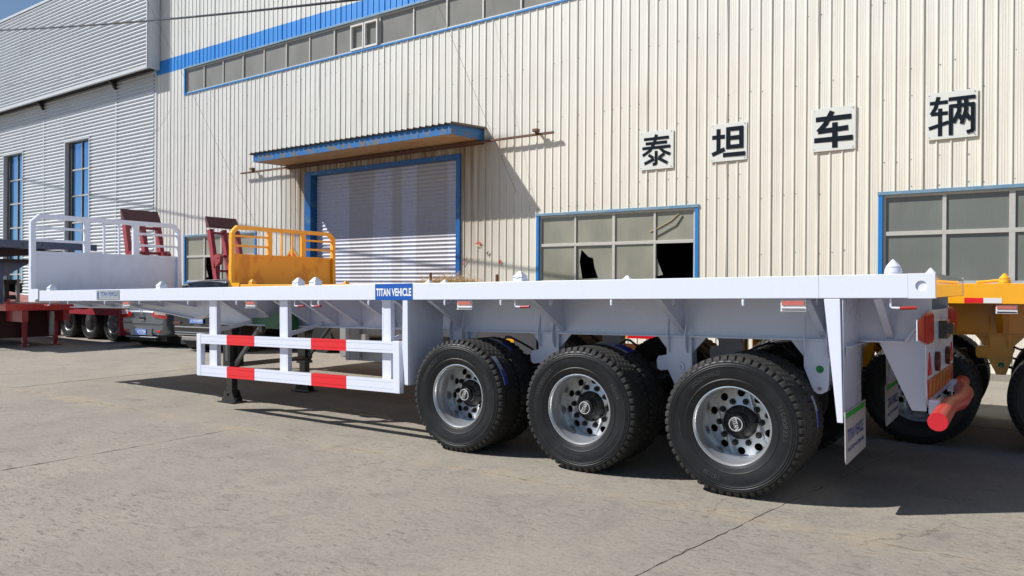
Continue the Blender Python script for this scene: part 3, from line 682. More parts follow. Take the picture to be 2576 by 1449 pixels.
# ================================================================== FLATBED TRAILER BUILDER
def flatbed(root, paint_, panel_, xf, xr, ax, zb, hr, Wd, xout, guard, legx, hbh, slope, mark, spins, cones, hooks, handles, lamps, flap=True, deep=1.155, wheels_z=.528):
    L = lambda z, x: z - slope * x
    yc = Wd / 2
    # --- side rails
    for side in (0, 1):
        y0, y1 = (0, .075) if side == 0 else (Wd - .075, Wd)
        segs = [(xf + .30, .639), (.641, xr - .16)] if side == 0 else [(xf + .30, xr - .16)]
        for a, b in segs:
            mb = MB()
            yo, yi = (y0, y1) if side == 0 else (y1, y0); s = 1 if side == 0 else -1
            prof = [(yo, zb + .004), (yo, zb + hr - .004), (yo + s * .003, zb + hr), (yi, zb + hr), (yi, zb + hr - .008), (yo + s * .008, zb + hr - .010), (yo + s * .008, zb + .008), (yi, zb + .008), (yi, zb), (yo + s * .003, zb)]
            mb.plate(prof, lambda u, v, d: (a + d, u, v), b - a)
            mk('side_rail', mb, paint_, root)
        # corner block with a recessed round eye
        mb = MB(); ya = y0 - .003 if side == 0 else y1 + .003; dd = .085 if side == 0 else -.085
        bx0, bx1 = xr - .158, xr
        cxh, czh = (bx0 + bx1) / 2 - .002, zb + hr * .50
        mb.plate([(bx0, zb - .002), (bx1, zb - .002), (bx1, zb + hr + .002), (bx0, zb + hr + .002)], lambda u, v, d: (u, ya + (d if side == 0 else -d), v), .012, [circ(cxh, czh, .034, 20, True)])
        mb.box(bx0, bx1, min(ya + dd * .142, ya + dd), max(ya + dd * .142, ya + dd), zb - .002, zb + hr + .002)
        mk('corner_block', mb, paint_, root, bev=.004)
    # --- rear rail, front rail, deck
    mb = MB(); mb.box(xr - .07, xr - .002, .085, Wd - .085, zb, zb + hr); mk('rear_rail', mb, MPOL if mark else paint_, root, bev=.004)
    mb = MB(); mb.box(xf, xf + .07, .08, Wd - .08, zb - .02, zb + hr); mk('front_rail', mb, paint_, root, bev=.003)
    mb = MB(); mb.box(xf + .07, xr - .07, .076, Wd - .076, zb + hr - .012, zb + hr - .006)
    mk('deck_plate', mb, paint_, root)
    x = xf + .5; cm = MB(); cm.box(-.03, .03, .078, Wd - .078, zb + hr - .092, zb + hr - .014); cm.box(-.035, .035, .078, Wd - .078, zb + hr - .098, zb + hr - .092); cme = mesh('cross_member', cm, paint_)
    while x < xr - .3: link('cross_member', cme, root, (x, 0, 0)); x += .52
    # --- main beams
    yb = .62; zf = deep
    bot = [(xf + .1, zb - .10), (xf + 2.1, zb - .11), (xf + 3.0, zb - .19), (xf + 3.55, zb - .255), (xf + 3.85, zb - .20), (xf + 4.05, zb - .13), (xf + 4.06, zf + .02), (xf + 5.0, zf + .012), (xr - .25, zf + .012), (xr - .08, zb - .08)]
    zt = zb + hr - .10
    for s in (0, 1):
        y = yb if s == 0 else Wd - yb
        mb = MB(); mb.plate([(xf + .1, zt)] + bot + [(xr - .08, zt)], lambda u, v, d: (u, y - .004 + d, v), .008)
        for (a, b) in zip(bot, bot[1:]):
            if abs(a[0] - b[0]) < .02: continue
            mb.beam((a[0], y, a[1] - .006), (b[0], y, b[1] - .006), .14, .012)
        mb.box(xf + .1, xr - .08, y - .06, y + .06, zt, zt + .01)
        mk('main_beam', mb, paint_, root)
    # --- outriggers
    def outr(x, zlow, holes, znear):
        mb = MB(); ho = [circ(.20, (zt + znear) / 2 + .0, .028, 12, True), circ(.38, zt - .09, .036, 12, True)] if holes else []
        mb.plate([(.078, zt), (.078, znear), (yb - .005, zlow), (yb - .005, zt)], lambda u, v, d: (-.003 + d, u - yc, v), .006, ho)
        mb.beam((0, .078 - yc, znear - .003), (0, yb - .005 - yc, zlow - .003), .05, .006)
        return mesh('outrigger', mb, paint_)
    o1 = outr(0, zf + .03, False, zb - .005); o2 = outr(0, zf + .03, True, zb - .005)
    def o_low(x): # front shallow ones
        return outr(0, zb - .09, False, zb + .0)
    o3 = o_low(0)
    for x in xout:
        me = o3 if x < xf + 4.0 else (o2 if x > xf + 7.9 else o1)
        link('outrigger', me, root, (x, yc, 0)); link('outrigger', me, root, (x + .001, yc, 0), (0, 0, pi))
    # --- suspension hangers
    hx = [ax[-1] - .40, (ax[-1] + ax[-2]) / 2 + .03, (ax[0] + ax[1]) / 2 + .03, ax[0] + .50] if len(ax) == 3 else []
    for k, x in enumerate(hx):
        for s in (0, 1):
            y0 = .56 if s == 0 else Wd - .56 - .12; yo = y0 if s == 0 else y0 + .12; sg = -1 if s == 0 else 1
            mb = MB()
            if k == 3: P = [(x - .10, zf), (x - .10, .95), (x - .045, .80), (x - .03, .765), (x + .0, .745), (x + .03, .745), (x + .065, .765), (x + .08, .80), (x + .10, zf)]
            elif k == 0: P = [(x - .11, zf), (x - .11, .80), (x - .04, .70), (x + .05, .70), (x + .11, .85), (x + .11, zf)]
            else: P = [(x - .11, zf), (x - .11, 1.0), (x - .19, .985), (x - .205, .95), (x - .20, .88), (x - .17, .86), (x - .10, .87), (x - .02, .70), (x + .06, .70), (x + .12, .87), (x + .115, zf)]
            mb.plate(P, lambda u, v, d: (u, y0 + d, v), .12)
            h = mk('suspension_hanger', mb, paint_, root, bev=.005)
            m2 = MB()
            for xx in (x - .085, x + .075):
                q = [(0, zb - .09), (-.05, zf + .10), (-.085, zf + .01), (-.075, zf - .06), (-.02, zf - .13), (.0, zf - .13)] if s == 0 else None
                m2.plate([(0, zf + .20), (-.03, zf + .12), (-.06, zf + .02), (-.055, zf - .05), (-.02, zf - .13), (0, zf - .13)], lambda u, v, d: (xx + d, yo - sg * u if False else (yo + sg * -u if s else yo + u), v), .008)
            for xx, dx in ((x - .11, -.10), (x + .11, .12)):
                m2.plate([(xx, zf), (xx + dx, zf), (xx, zf - .13)], lambda u, v, d: (u, y0 + .05 + d, v), .008)
            mk('gusset', m2, paint_, h)
            if s == 0 and k in (1, 2): m3 = MB(); m3.cyl((x + .01, y0 - .012, .90), (x + .01, y0, .90), .045, n=20); m3.cyl((x + .01, y0 - .03, .90), (x + .01, y0 - .012, .90), .018, n=12); mk('pivot_boss', m3, paint_, h)
            if s == 0 and (k == 3 or (k == 2 and not mark)):
                zg = .935 if k == 3 else .80
                m3 = MB(); m3.cyl((x + .02, y0 - .001, zg), (x + .02, y0 - .003, zg), .029, n=20); mk('green_dot', m3, flat('green_mark', (.01, .24, .05), .5), h, label='green inspection dot')
                m3 = MB(); m3.cyl((x + .02, y0 - .014, .785), (x + .02, y0, .785), .014, n=6); mk('bolt', m3, MGREYMET, h)
    # --- axles, springs, chambers, air lines
    for k, x in enumerate(ax):
        mb = MB(); mb.cyl((x, .45, L(.52, x)), (x, Wd - .45, L(.52, x)), .062, n=16); mb.cyl((x, .35, L(.52, x)), (x, .70, L(.52, x)), .19, n=24); mb.cyl((x, Wd - .70, L(.52, x)), (x, Wd - .35, L(.52, x)), .19, n=24)
        mk('axle', mb, MDARK, root, smooth=30)
        for y in (yb, Wd - yb):
            mb = MB()
            for q in range(7):
                ln = .62 - q * .07; n = 8; pts = [(x + ln * (-1 + 2 * i / n), y, L(.66 + q * -.0 + .012 * q, x) + .10 * (abs(-1 + 2 * i / n) ** 2) * (ln / .62) ** 2 - .008 * q) for i in range(n + 1)]
                for a, b in zip(pts, pts[1:]): mb.beam((a[0], a[1], a[2] - .012 * q + .05), (b[0], b[1], b[2] - .012 * q + .05), .09, .011)
            mb.box(x - .07, x + .07, y - .06, y + .06, L(.56, x), L(.62, x)); mk('leaf_spring', mb, MDARK, root)
            mb = MB(); yy = y + (.22 if y < yc else -.22); mb.cyl((x + .15, yy, L(.78, x)), (x + .33, yy, L(.80, x)), .085, n=18); mk('brake_chamber', mb, MBLACK, root, smooth=30)
    mb = MB()
    for k in range(3): x = ax[k] - .3; mb.tube([(x - .5 + t * .09, .9 + .12 * sin(t * .9 + k), 1.10 - .16 * sin(t * .33) ** 2 * (1 + .3 * k)) for t in range(13)], .011, 6)
    mk('air_line', mb, MBLACK, root)
    # --- wheels
    for k, x in enumerate(ax):
        z = L(wheels_z, x)
        wheel(root, x, .158, z, 0, False, True, spins[k], sticker=[(14, 46, -.09, -.03, '')] if k == 2 and mark else None)
        wheel(root, x, .158 + .345, z, 0, False, False, spins[k] * 1.7, sticker=([(50, 82, -.08, -.02, '')] if k == 2 else [(-2, 24, -.11, -.05, '')] if k == 0 else [(60, 95, -.1, .1, '')]) if mark else None)
        wheel(root, x, Wd - .158 - .345, z, 0, True, False, .3 + k); wheel(root, x, Wd - .158, z, 0, True, True, .9 * k)
    # --- landing legs
    for s, dx in ((0, 0), (1, -.06)):
        y = .64 if s == 0 else Wd - .64; x = legx + dx; z0 = L(0, x)
        mb = MB(); mb.box(x - .085, x + .085, y - .06, y + .06, z0 + .44, zf + .02); mb.box(x - .075, x + .075, y + .062 if s else y - .085, y + .085 if s else y - .062, z0 + .48, z0 + .9)
        if s == 0: mb.box(x - .12, x + .14, y + .03, y + .35, zf - .16, zf + .16); mb.box(x - .16, x + .12, y + .02, y + .10, zf - .55, zf - .10)
        mb.box(x - .10, x + .10, y - .07, y + .07, z0 + .42, z0 + .46)
        lg = mk('landing_leg', mb, MBLACK, root, bev=.006)
        mb = MB(); mb.box(x - .062, x + .062, y - .045, y + .045, z0 + .06, z0 + .44); mk('inner_leg', mb, MBLACK, lg, bev=.005)
        mb = MB(); mb.plate([(x - .15, z0 + .018), (x + .15, z0 + .018), (x + .075, z0 + .16), (x - .075, z0 + .16)], lambda u, v, d: (u, y - .06 + d, v), .008); mb.plate([(x - .15, z0 + .018), (x + .15, z0 + .018), (x + .075, z0 + .16), (x - .075, z0 + .16)], lambda u, v, d: (u, y + .052 + d, v), .008)
        mb.box(x - .17, x + .17, y - .11, y + .11, z0 + .004, z0 + .018); mb.cyl((x - .02, y - .075, z0 + .11), (x - .02, y + .075, z0 + .11), .022, n=12); mk('leg_foot', mb, MBLACK, lg)
        if s == 0:
            mb = MB(); mb.cyl((x - .16, y + .12, zf + .0), (x + .0, y + .12, zf + .0), .075, n=20); mb.cyl((x - .17, y + .12, zf), (x - .16, y + .12, zf), .05, n=16); mk('gearbox', mb, MBLACK, lg, smooth=30)
            mb = MB(); mb.box(x - .02, x + .03, y - .0875, y - .085, z0 + .56, z0 + .84); mk('data_label', mb, MGREYMET, lg)
        mb = MB(); mb.beam((x + .07, y + (.0), z0 + .50), (x + .60, y, zf - .02), .045, .045, m=0); mb.beam((x + .60, y, zf + .02), (x + .60, y, zf - .08), .06, .02); mk('leg_brace', mb, MGREYMET, root, bev=.003)
    mb = MB(); mb.cyl((legx + .06, .68, L(.50, legx)), (legx, Wd - .68, L(.50, legx)), .032, n=12); mk('cross_tube', mb, MGREYMET, root, smooth=30)
    mb = MB(); xx = legx + .18; mb.tube([(xx, Wd - .75, L(.85, xx)), (xx + .05, Wd - .78, L(.62, xx)), (xx - .04, Wd - .76, L(.52, xx)), (xx - .09, Wd - .74, L(.50, xx))], .014, 8); mk('crank_handle', mb, MBLACK, root)
    # --- side guards
    g0, g1, gup, tapes = guard
    for s in (0, 1):
        sy = (lambda a, b: (a, b)) if s == 0 else (lambda a, b: (Wd - b, Wd - a))
        za0, za1, zb0, zb1 = .552, .684, .950, 1.066
        def bar(z0, z1, xa, xb, t, m, par, name, proud=0.0, **kw):
            mb = MB(); h = z1 - z0
            p = [(0 - proud, z0), (0 - proud, z0 + h * .22), (.004 - proud, z0 + h * .235), (.004 - proud, z0 + h * .255), (0 - proud, z0 + h * .27), (0 - proud, z0 + h * .73), (.004 - proud, z0 + h * .745), (.004 - proud, z0 + h * .765), (0 - proud, z0 + h * .78), (0 - proud, z1), (t, z1), (t, z0)]
            if s: p = [(Wd - u, v) for u, v in p]
            mb.plate(p, lambda u, v, d: (xa + d, u, v), xb - xa); return mk(name, mb, m, par, **kw)
        fr = bar(za0, za1, g0 + .09, g1 - .09, .045, paint_, root, 'side_guard')
        bar(zb0, zb1, g0 + .09, g1 - .09, .045, paint_, fr, 'guard_bar')
        for xa, xb in ((g0, g0 + .0895), (g1 - .0895, g1)):
            mb = MB(); a, b = sy(-.003, .06); mb.box(xa, xb, a, b, za0 - .004, zb1 + .006); mk('guard_post', mb, paint_, fr, bev=.006)
        for xa, xb in gup:
            mb = MB(); p = [(xa, .052), (xa, .11), (xb, .11), (xb, .052), (xb - .02, .052), (xb - .022, .055), (xb - .024, .052), (xa + .024, .052), (xa + .022, .055), (xa + .02, .052)]
            if s: p = [(u, Wd - v) for u, v in p]
            mb.plate(p, lambda u, v, d: (u, v, za0 + .03 + d), zb - .012 - za0 - .03); mb.box(xa - .01, xb + .01, *sy(.045, .12), zb - .014, zb - .003)
            mk('guard_upright', mb, paint_, fr)
            mb = MB(); y = .12 if s == 0 else Wd - .12; mb.beam(((xa + xb) / 2, y, L(1.05, xa) - .05), ((xa + xb) / 2 + .02, yb if s == 0 else Wd - yb, zf + .05), .012, .05); mk('guard_stay', mb, paint_, fr)
        if s == 0 or not mark:
            for xa, xb in tapes:
                for z0, z1 in ((za0, za1), (zb0, zb1)): bar(z0 - .0008, z1 + .0008, xa, xb, .044, MTAPE, fr, 'reflective_tape', .0012)
    # --- front wheel fender sheet
    fx = ax[-1] - .60
    for s in (0, 1):
        sy = (lambda a, b: (a, b)) if s == 0 else (lambda a, b: (Wd - b, Wd - a))
        mb = MB(); mb.box(fx + .001, fx + .006, *sy(.02, .54), .64, zb - .005); sh = mk('fender_sheet', mb, paint_, root)
        mb = MB(); ya, yb_ = sy(.0, .05); mb.plate([(fx - .065, zb - .003), (fx, zb - .003), (fx, .64), (fx - .045, .64), (fx - .075, 1.02)], lambda u, v, d: (u, ya + d, v), .05); mk('fender_post', mb, paint_, sh, bev=.004)
    # --- rear mud guard
    if flap:
        fx = .789
        for s in (0, 1):
            sy = (lambda a, b: (a, b)) if s == 0 else (lambda a, b: (Wd - b, Wd - a))
            mb = MB(); ya, _ = sy(.0, .04); mb.plate([(fx - .115, zb - .003), (fx - .01, zb - .003), (fx, .625), (fx - .038, .625)], lambda u, v, d: (u, ya + d, v), .04); ps = mk('mudguard_post', mb, paint_, root, bev=.004)
            mb = MB(); mb.box(fx + .001, fx + .006, *sy(.012, .655), .67, zb - .005); mb.box(fx + .006, fx + .05, *sy(.05, .62), 1.145, 1.150); mb.plate([(.06, 1.145), (.55, 1.145), (.06, 1.08)], lambda u, v, d: (fx + .012 + d, u if s == 0 else Wd - u, v), .004); mk('mudguard_sheet', mb, paint_, ps)
            mb = MB(); y1, y2 = sy(.004, .78); r = .04
            fy = lambda u: u if s == 0 else Wd - u
            mb.plate([(.004, .70), (.78, .70)] + [(.78 - r + r * cos(a), .335 + r + r * sin(a)) for a in (0, -.5, -1.1, -pi / 2)] + [(.004 + r + r * cos(a), .335 + r + r * sin(a)) for a in (-pi / 2, -2.0, -2.6, -pi)], lambda u, v, d: (fx + .008 + d, fy(u), v), .006)
            fl = mk('mud_flap', mb, flat('flap_white', (.50, .46, .46), .5), ps)
            mb = MB(); mb.box(fx + .0145, fx + .0165, *sy(.02, .74), .650, .688)
            for yy in (.15, .37, .60): mb.cyl((fx + .0165, fy(yy), .662), (fx + .022, fy(yy), .662), .008, n=6)
            mk('green_strip', mb, flat('green_strip', (.03, .40, .04), .5), ps)
            mb = MB(); addtext(mb, 'TITAN VEHICLE', .60, .085, lambda u, v: (fx + .0152, fy(.375) + u, .525 + v), .02); mk('flap_lettering', mb, MBLUETXT, ps, fix=False)
            mb = MB(); addtext(mb, 'WHATSAPP:+8615588405484', .62, .03, lambda u, v: (fx + .0152, fy(.375) + u, .425 + v), .01); mk('flap_lettering', mb, MBLUETXT, ps, fix=False)
    # --- headboard
    zt_ = zb + hr; H = zt_ + hbh; t = .065; ph = zt_ + hbh * .50; ch = .13
    Wh = Wd + .02; off = -.01
    mb = MB()
    outer = [(0, zb - .01), (0, H - ch), (ch, H), (Wh - ch, H), (Wh, H - ch), (Wh, zb - .01), (Wh - .075, zb - .01), (Wh - .075, H - ch - .02), (Wh - ch - .025, H - .075), (ch + .025, H - .075), (.075, H - ch - .02), (.075, zb - .01)]
    mb.plate(outer, lambda u, v, d: (xf - .03 + d, u + off, v), .085)
    hb = mk('headboard', mb, paint_, root, bev=.006)
    mb = MB(); mb.box(xf - .006, xf + .006, .068, Wd - .068, zt_ + .015, ph); mb.box(xf - .01, xf + .03, .068, Wd - .068, ph - .03, ph + .02); mb.box(xf + .0065, xf + .012, .12, Wd - .12, zt_ + .11, zt_ + .115); mk('headboard_panel', mb, panel_, hb)
    w = Wd
    for ya, yb2 in ((.82, .92), (1.66 * w / 2.556, 1.77 * w / 2.556)):
        mb = MB(); mb.box(xf - .02, xf + .04, ya, yb2, ph + .02, H - .07); mk('headboard_post', mb, paint_, hb, bev=.004)
    for yy in (1.14, 1.40):
        mb = MB(); mb.box(xf, xf + .03, yy, yy + .035, ph + .02, H - .07); mk('headboard_bar', mb, paint_, hb, bev=.003)
    for ya, yb2 in ((.062, .82), (1.77 * w / 2.556, Wd - .062)):
        for zz in (ph + (H - ph) * .31, ph + (H - ph) * .64):
            mb = MB(); mb.box(xf, xf + .035, ya, yb2, zz - .018, zz + .022); mk('headboard_bar', mb, paint_, hb, bev=.003)
    for s in (0, 1):   # lower corner plate
        yy = -.014 if s == 0 else Wd + .008
        mb = MB(); mb.plate([(xf - .032, zb - .012), (xf + .19, zb - .012), (xf + .20, zb + .02), (xf + .29, zb + .035), (xf + .29, zb + hr + .03), (xf + .06, zb + hr + .03), (xf + .05, zb + hr + .40), (xf - .032, zb + hr + .40)], lambda u, v, d: (u, yy + d, v), .006); mk('corner_plate', mb, paint_, hb)
    # --- twist locks, hooks, handles, side lamps
    for x, yy, kind in cones:
        mb = MB(); z = zb + hr - .012
        if kind == 0:
            mb.box(x - .05, x + .05, yy - .03, yy + .07, z, z + .046); mb.cyl((x, yy + .02, z + .046), (x, yy + .02, z + .052), .058, n=20)
            mb.add([(x - .055, yy - .035, z + .052), (x + .055, yy - .035, z + .052), (x + .055, yy + .075, z + .052), (x - .055, yy + .075, z + .052), (x - .012, yy + .01, z + .105), (x + .012, yy + .01, z + .105), (x + .012, yy + .03, z + .105), (x - .012, yy + .03, z + .105)], [(0, 1, 5, 4), (1, 2, 6, 5), (2, 3, 7, 6), (3, 0, 4, 7), (4, 5, 6, 7), (3, 2, 1, 0)])
        elif kind == 1:
            mb.cyl((x, yy, z), (x, yy, z + .02), .05, .056, n=28); mb.cyl((x, yy, z + .02), (x, yy, z + .052), .056, .050, n=28); mb.cyl((x, yy, z + .054), (x, yy, z + .062), .045, .047, n=28); mb.cyl((x, yy, z + .062), (x, yy, z + .105), .047, .012, n=28); mb.cyl((x, yy, z + .105), (x, yy, z + .112), .012, .006, n=12)
        mk('twist_lock', mb, paint_, root, bev=.003, smooth=30)
    mb = MB(); mb.tube([(0, .02, zb + .005), (0, .0, zb - .004), (0, -.006, zb - .02), (0.002, -.004, zb - .05)], .0105, 8); hk = mesh('rope_hook', mb, paint_, 40)
    for x in hooks: link('rope_hook', hk, root, (x, .015, 0))
    for x, d in handles:
        mb = MB(); mb.tube([(x, .03, zb), (x, .03, zb - .055), (x + .008 * d, .03, zb - .064), (x + .06 * d, .03, zb - .066)], .0075, 8); h = mk('lock_handle', mb, paint_, root, smooth=40)
        mb = MB(); mb.tube([(x + .055 * d, .03, zb - .066), (x + .07 * d, .03, zb - .067), (x + .15 * d, .03, zb - .064), (x + .155 * d, .03, zb - .064)], .012, 10); mk('handle_grip', mb, flat('red_grip', (.35, .015, .015), .4), h, smooth=40)
    for x in lamps:
        mb = MB(); mb.box(x, x + .175, .02, .05, zb - .088, zb - .008); mb.box(x - .004, x + .179, .012, .02, zb - .092, zb - .088, 0); ml = mk('side_marker_lamp', mb, MTAPEW, root, bev=.004)
        mb = MB(); mb.box(x + .01, x + .165, .013, .02, zb - .048, zb - .016); mk('red_lens', mb, flat('red_lens', (.55, .15, .12), .3, 0, .4, 60), ml)
        mb = MB(); mb.cyl((x + .01, .014, zb - .076), (x + .165, .014, zb - .076), .008, n=8); mk('chrome_strip', mb, flat('chrome', (.6, .6, .6), .15, .9), ml)
    # --- marking plates
    if mark:
        mb = MB(); xa, xb = -3.662, -3.154; mb.box(xa, xb, -.003, -.0005, zb - .001, zb + hr + .001, 0); addtext(mb, 'TITAN VEHICLE', .478, .080, lambda u, v: ((xa + xb) / 2 + u, -.0038, zb + hr * .48 + v), .03, 1); mk('name_plate', mb, [MBLUESIGN, MWHITE], root, fix=False, label='blue name plate with white TITAN VEHICLE lettering')
        mb = MB(); xa, xb = -9.20, -8.59; mb.box(xa, xb, -.006, -.0005, zb + .018, zb + hr - .012, 0); mb.box(xa + .012, xb - .012, -.007, -.006, zb + .026, zb + hr - .020, 2)
        addtext(mb, 'TITAN VEHICLE', .47, .062, lambda u, v: ((xa + xb) / 2 + .04 + u, -.0078, zb + .10 + v), .022, 1); addtext(mb, 'SEMI-TRAILER  EXPORT  QUALITY', .47, .013, lambda u, v: ((xa + xb) / 2 + .04 + u, -.0078, zb + .052 + v), .01, 1)
        e = [(-.0, .0), (.012, .0), (.02, .05), (.026, .0), (.042, .0), (.036, .055), (.04, .075), (.03, .10), (.018, .108), (.008, .098), (-.002, .07), (.004, .045)]
        mb.plate(e, lambda u, v, d: (xa + .028 + u, -.0078 - d, zb + .032 + v), .0005, m=1); mk('name_plate', mb, [MGREYMET, MBLUETXT, MSILPLATE], root, fix=False, label='silver name plate with blue TITAN VEHICLE lettering and emblem')
# ================================================================== WHITE TRAILER
wt = thing('flatbed_trailer', 'new white three axle flatbed semi trailer in the foreground', 'trailer', (0, 0, 0), (0, -.01732, 0))
XOUT = [-10.6, -9.9, -9.2, -8.55, -7.75, -6.38, -5.89, -5.36, -4.90, -4.50, -3.957, -3.479, -3.008, -1.798, -.60, .54, 1.005]
flatbed(wt, MW, MWP, -11.26, 1.357, [0.0, -1.3114, -2.6228], 1.4856, .1614, 2.556, XOUT,
        (-6.77, -3.333, [(-6.578, -6.43), (-5.232, -5.095), (-3.62, -3.502)], [(-6.155, -5.626), (-4.644, -4.095)]), -6.96, 1.238, .01732, True, [1.25, -1.15, -1.1],
        [(1.104, .06, 1), (-1.93, .06, 0), (-4.937, .06, 0), (-4.655, .06, 0), (-7.686, .06, 0), (-10.737, .06, 0), (1.10, 2.45, 1), (-5.067, 2.45, 0), (-4.78, 2.45, 0), (-2.02, 2.45, 0)],
        [-2.754, -2.098, -.983, .104, -6.967, -5.971, -4.528, -3.769, -10.069, -8.999, -8.099], [(-1.954, 1), (1.09, 1), (-4.944, 1), (-4.669, 1), (-10.69, -1)], [-2.612, .373, -5.81, -8.54])
# the hub caps stopped at different angles
caps = [o for o in wt.children if o.name.startswith('wheel')]
# rear light panel, reflector board and bumper pipe (white trailer)
px0, dxy = 1.245, .023
PX = lambda y: px0 + dxy * y
SL = .01732 * 1.27
ym = 1.278
half = [(.43, .742), (.43, .95), (.43, 1.17), (.0, 1.225), (.0, 1.36), (.43, 1.41)]
outl = [(.04, 1.225 - SL), (.43, 1.17 - SL), (.45, .80 - SL), (.52, .742 - SL), (2.04, .742 - SL), (2.11, .80 - SL), (2.13, 1.17 - SL), (2.52, 1.225 - SL), (2.52, 1.36 - SL), (2.13, 1.41 - SL), (.43, 1.41 - SL), (.04, 1.36 - SL)]
mb = MB(); mb.plate(outl, lambda u, v, d: (PX(u) - d, u, v), .006)
rp = mk('rear_panel', mb, MW, wt)
for y in (.62, 1.9): mb = MB(); mb.plate([(1.0, 1.40), (1.235, 1.40), (1.235, .66), (1.14, .66), (.93, 1.15)], lambda u, v, d: (u, y + d, v), .012); mk('panel_bracket', mb, MW, rp)
for s in (0, 1):
    fy = (lambda u: u) if s == 0 else (lambda u: 2.556 - u)
    mb = MB(); mb.plate([(.05, 1.21), (.46, 1.155), (.76, 1.155), (.76, 1.385), (.43, 1.385), (.05, 1.335)], lambda u, v, d: (PX(fy(u)) + .001 + d, fy(u), v - .0), .008, m=0)
    for q in range(7): yy = .32 + q * .062; mb.box(PX(fy(yy)) + .009, PX(fy(yy)) + .02, min(fy(yy), fy(yy + .03)), max(fy(yy), fy(yy + .03)), 1.175, 1.36, 0)
    for q in range(8): yy = .295 + q * .062; mb.box(PX(fy(yy)) + .0088, PX(fy(yy)) + .0100, min(fy(yy), fy(yy + .022)), max(fy(yy), fy(yy + .022)), 1.172, 1.365, 1)
    mk('tail_lamp', mb, [flat('lamp_red', (.60, .005, .008), .3, 0, .12, 20, Coat_Weight=.4), flat('lamp_gap', (.10, .03, .03), .3, 0, 0)], rp, bev=.002)
    mb = MB(); mb.cyl((PX(fy(.95)), fy(.95), 1.0), (PX(fy(.95)) + .03, fy(.95), 1.0), .075, n=24); mb.cyl((PX(fy(.95)) + .03, fy(.95), 1.0), (PX(fy(.95)) + .033, fy(.95), 1.0), .05, n=24); mk('round_reflector', mb, flat('dark_amber', (.10, .025, .02), .25, 0, .3, 40), rp, smooth=30)
    mb = MB(); mb.plate([(.50, .93), (.66, .93), (.58, 1.09)], lambda u, v, d: (PX(fy(u)) + .001 + d, fy(u), v), .008); mk('triangle_reflector', mb, MTAPE, rp)
mb = MB(); mb.box(PX(1.2), PX(1.2) + .06, 1.15, 1.42, 1.16, 1.30); mb.box(PX(1.2) + .03, PX(1.2) + .10, 1.17, 1.25, 1.20, 1.28); mk('plate_light', mb, MBLACK, rp, bev=.005)
mb = MB(); mb.plate([(.52, .76), (2.03, .76), (2.09, .90), (.47, .90)], lambda u, v, d: (PX(u) + .001 + d, u, v), .004, m=0)
q = 0; y = .52
while y < 1.9: mb.plate([(y, .765), (y + .10, .765), (y + .16, .895), (y + .06, .895)], lambda u, v, d: (PX(u) + .0055 + d, u, v), .001, m=1); y += .20
mk('striped_reflector', mb, [flat('stripe_red', (.50, .008, .01), .3, 0, .1, 20, Coat_Weight=.3), flat('stripe_yellow', (.80, .36, .03), .3, 0, .2, 20, Coat_Weight=.6)], rp)
mb = MB(); p_ = [(1.362, -.01), (1.358, .80), (1.361, .84), (1.407, 1.10), (1.411, 1.15), (1.411, 1.70), (1.407, 1.75), (1.338, 2.12), (1.335, 2.16), (1.335, 2.57)]
zz = .708 - SL
mb.tube([(x, y, zz) for x, y in p_], .0605, 28, m=0); mb.cyl((1.362, -.0115, zz), (1.362, -.0135, zz), .058, n=32, m=1)
def film():
    t = NT('red_film_wrap'); p = t.tc(); n = t.noise(t.map(p, (3, 1.5, 3)), 3, 5, .6, 1.0)
    c = t.mix(t.ramp(n, .38, .66, 0, .8), (.50, .022, .018), (.46, .05, .03)); return t.out(c, .38, Coat_Weight=.2, Coat_Roughness=.25)
mk('bumper_pipe', mb, [film(), flat('red_disc', (.50, .006, .016), .6, 0, 0)], wt, smooth=35, fix=False)
for y in (.50, 1.96): mb = MB(); mb.box(1.26, 1.33, y, y + .10, .66, .76); mk('pipe_bracket', mb, MW, wt)
# green coupling bracket with chain under the deck
gt = thing('green_coupling', 'green steel coupling block with rusty chain hanging under white trailer', 'coupling', (-5.74, .42, 1.10)); gt.scale = (.72, .72, .62)
mb = MB(); mb.box(-.60, -.18, -.08, .10, -.03, .09); mb.plate([(-.2, -.10), (.35, -.10), (.35, .12), (.22, .22), (.05, .20), (-.08, .13), (-.2, .12)], lambda u, v, d: (u, -.12 + d, v), .26); mb.cyl((.12, -.13, -.03), (.12, -.12, -.03), .03, n=14); mk('coupling_body', mb, MGREEN, gt, bev=.008)
mb = MB()
def link_ring(c, ax_, r=.022):
    pts = [];
    for q in range(11):
        a = 2 * pi * q / 10; pts.append((c[0] + r * 1.4 * cos(a), c[1] + (r * .7 * sin(a) if ax_ else 0), c[2] + (0 if ax_ else r * .7 * sin(a))))
    mb.tube(pts, .006, 5)
for q in range(16): t = q / 15; link_ring((-.58 + t * .50, -.10, .06 - .30 * sin(pi * min(1, t * 1.0)) ** .8 * (1 - .25 * t)), q % 2)
mk('chain', mb, flat('rusty_chain', (.16, .11, .05), .6, .3, .5, 30), gt, kind='stuff')

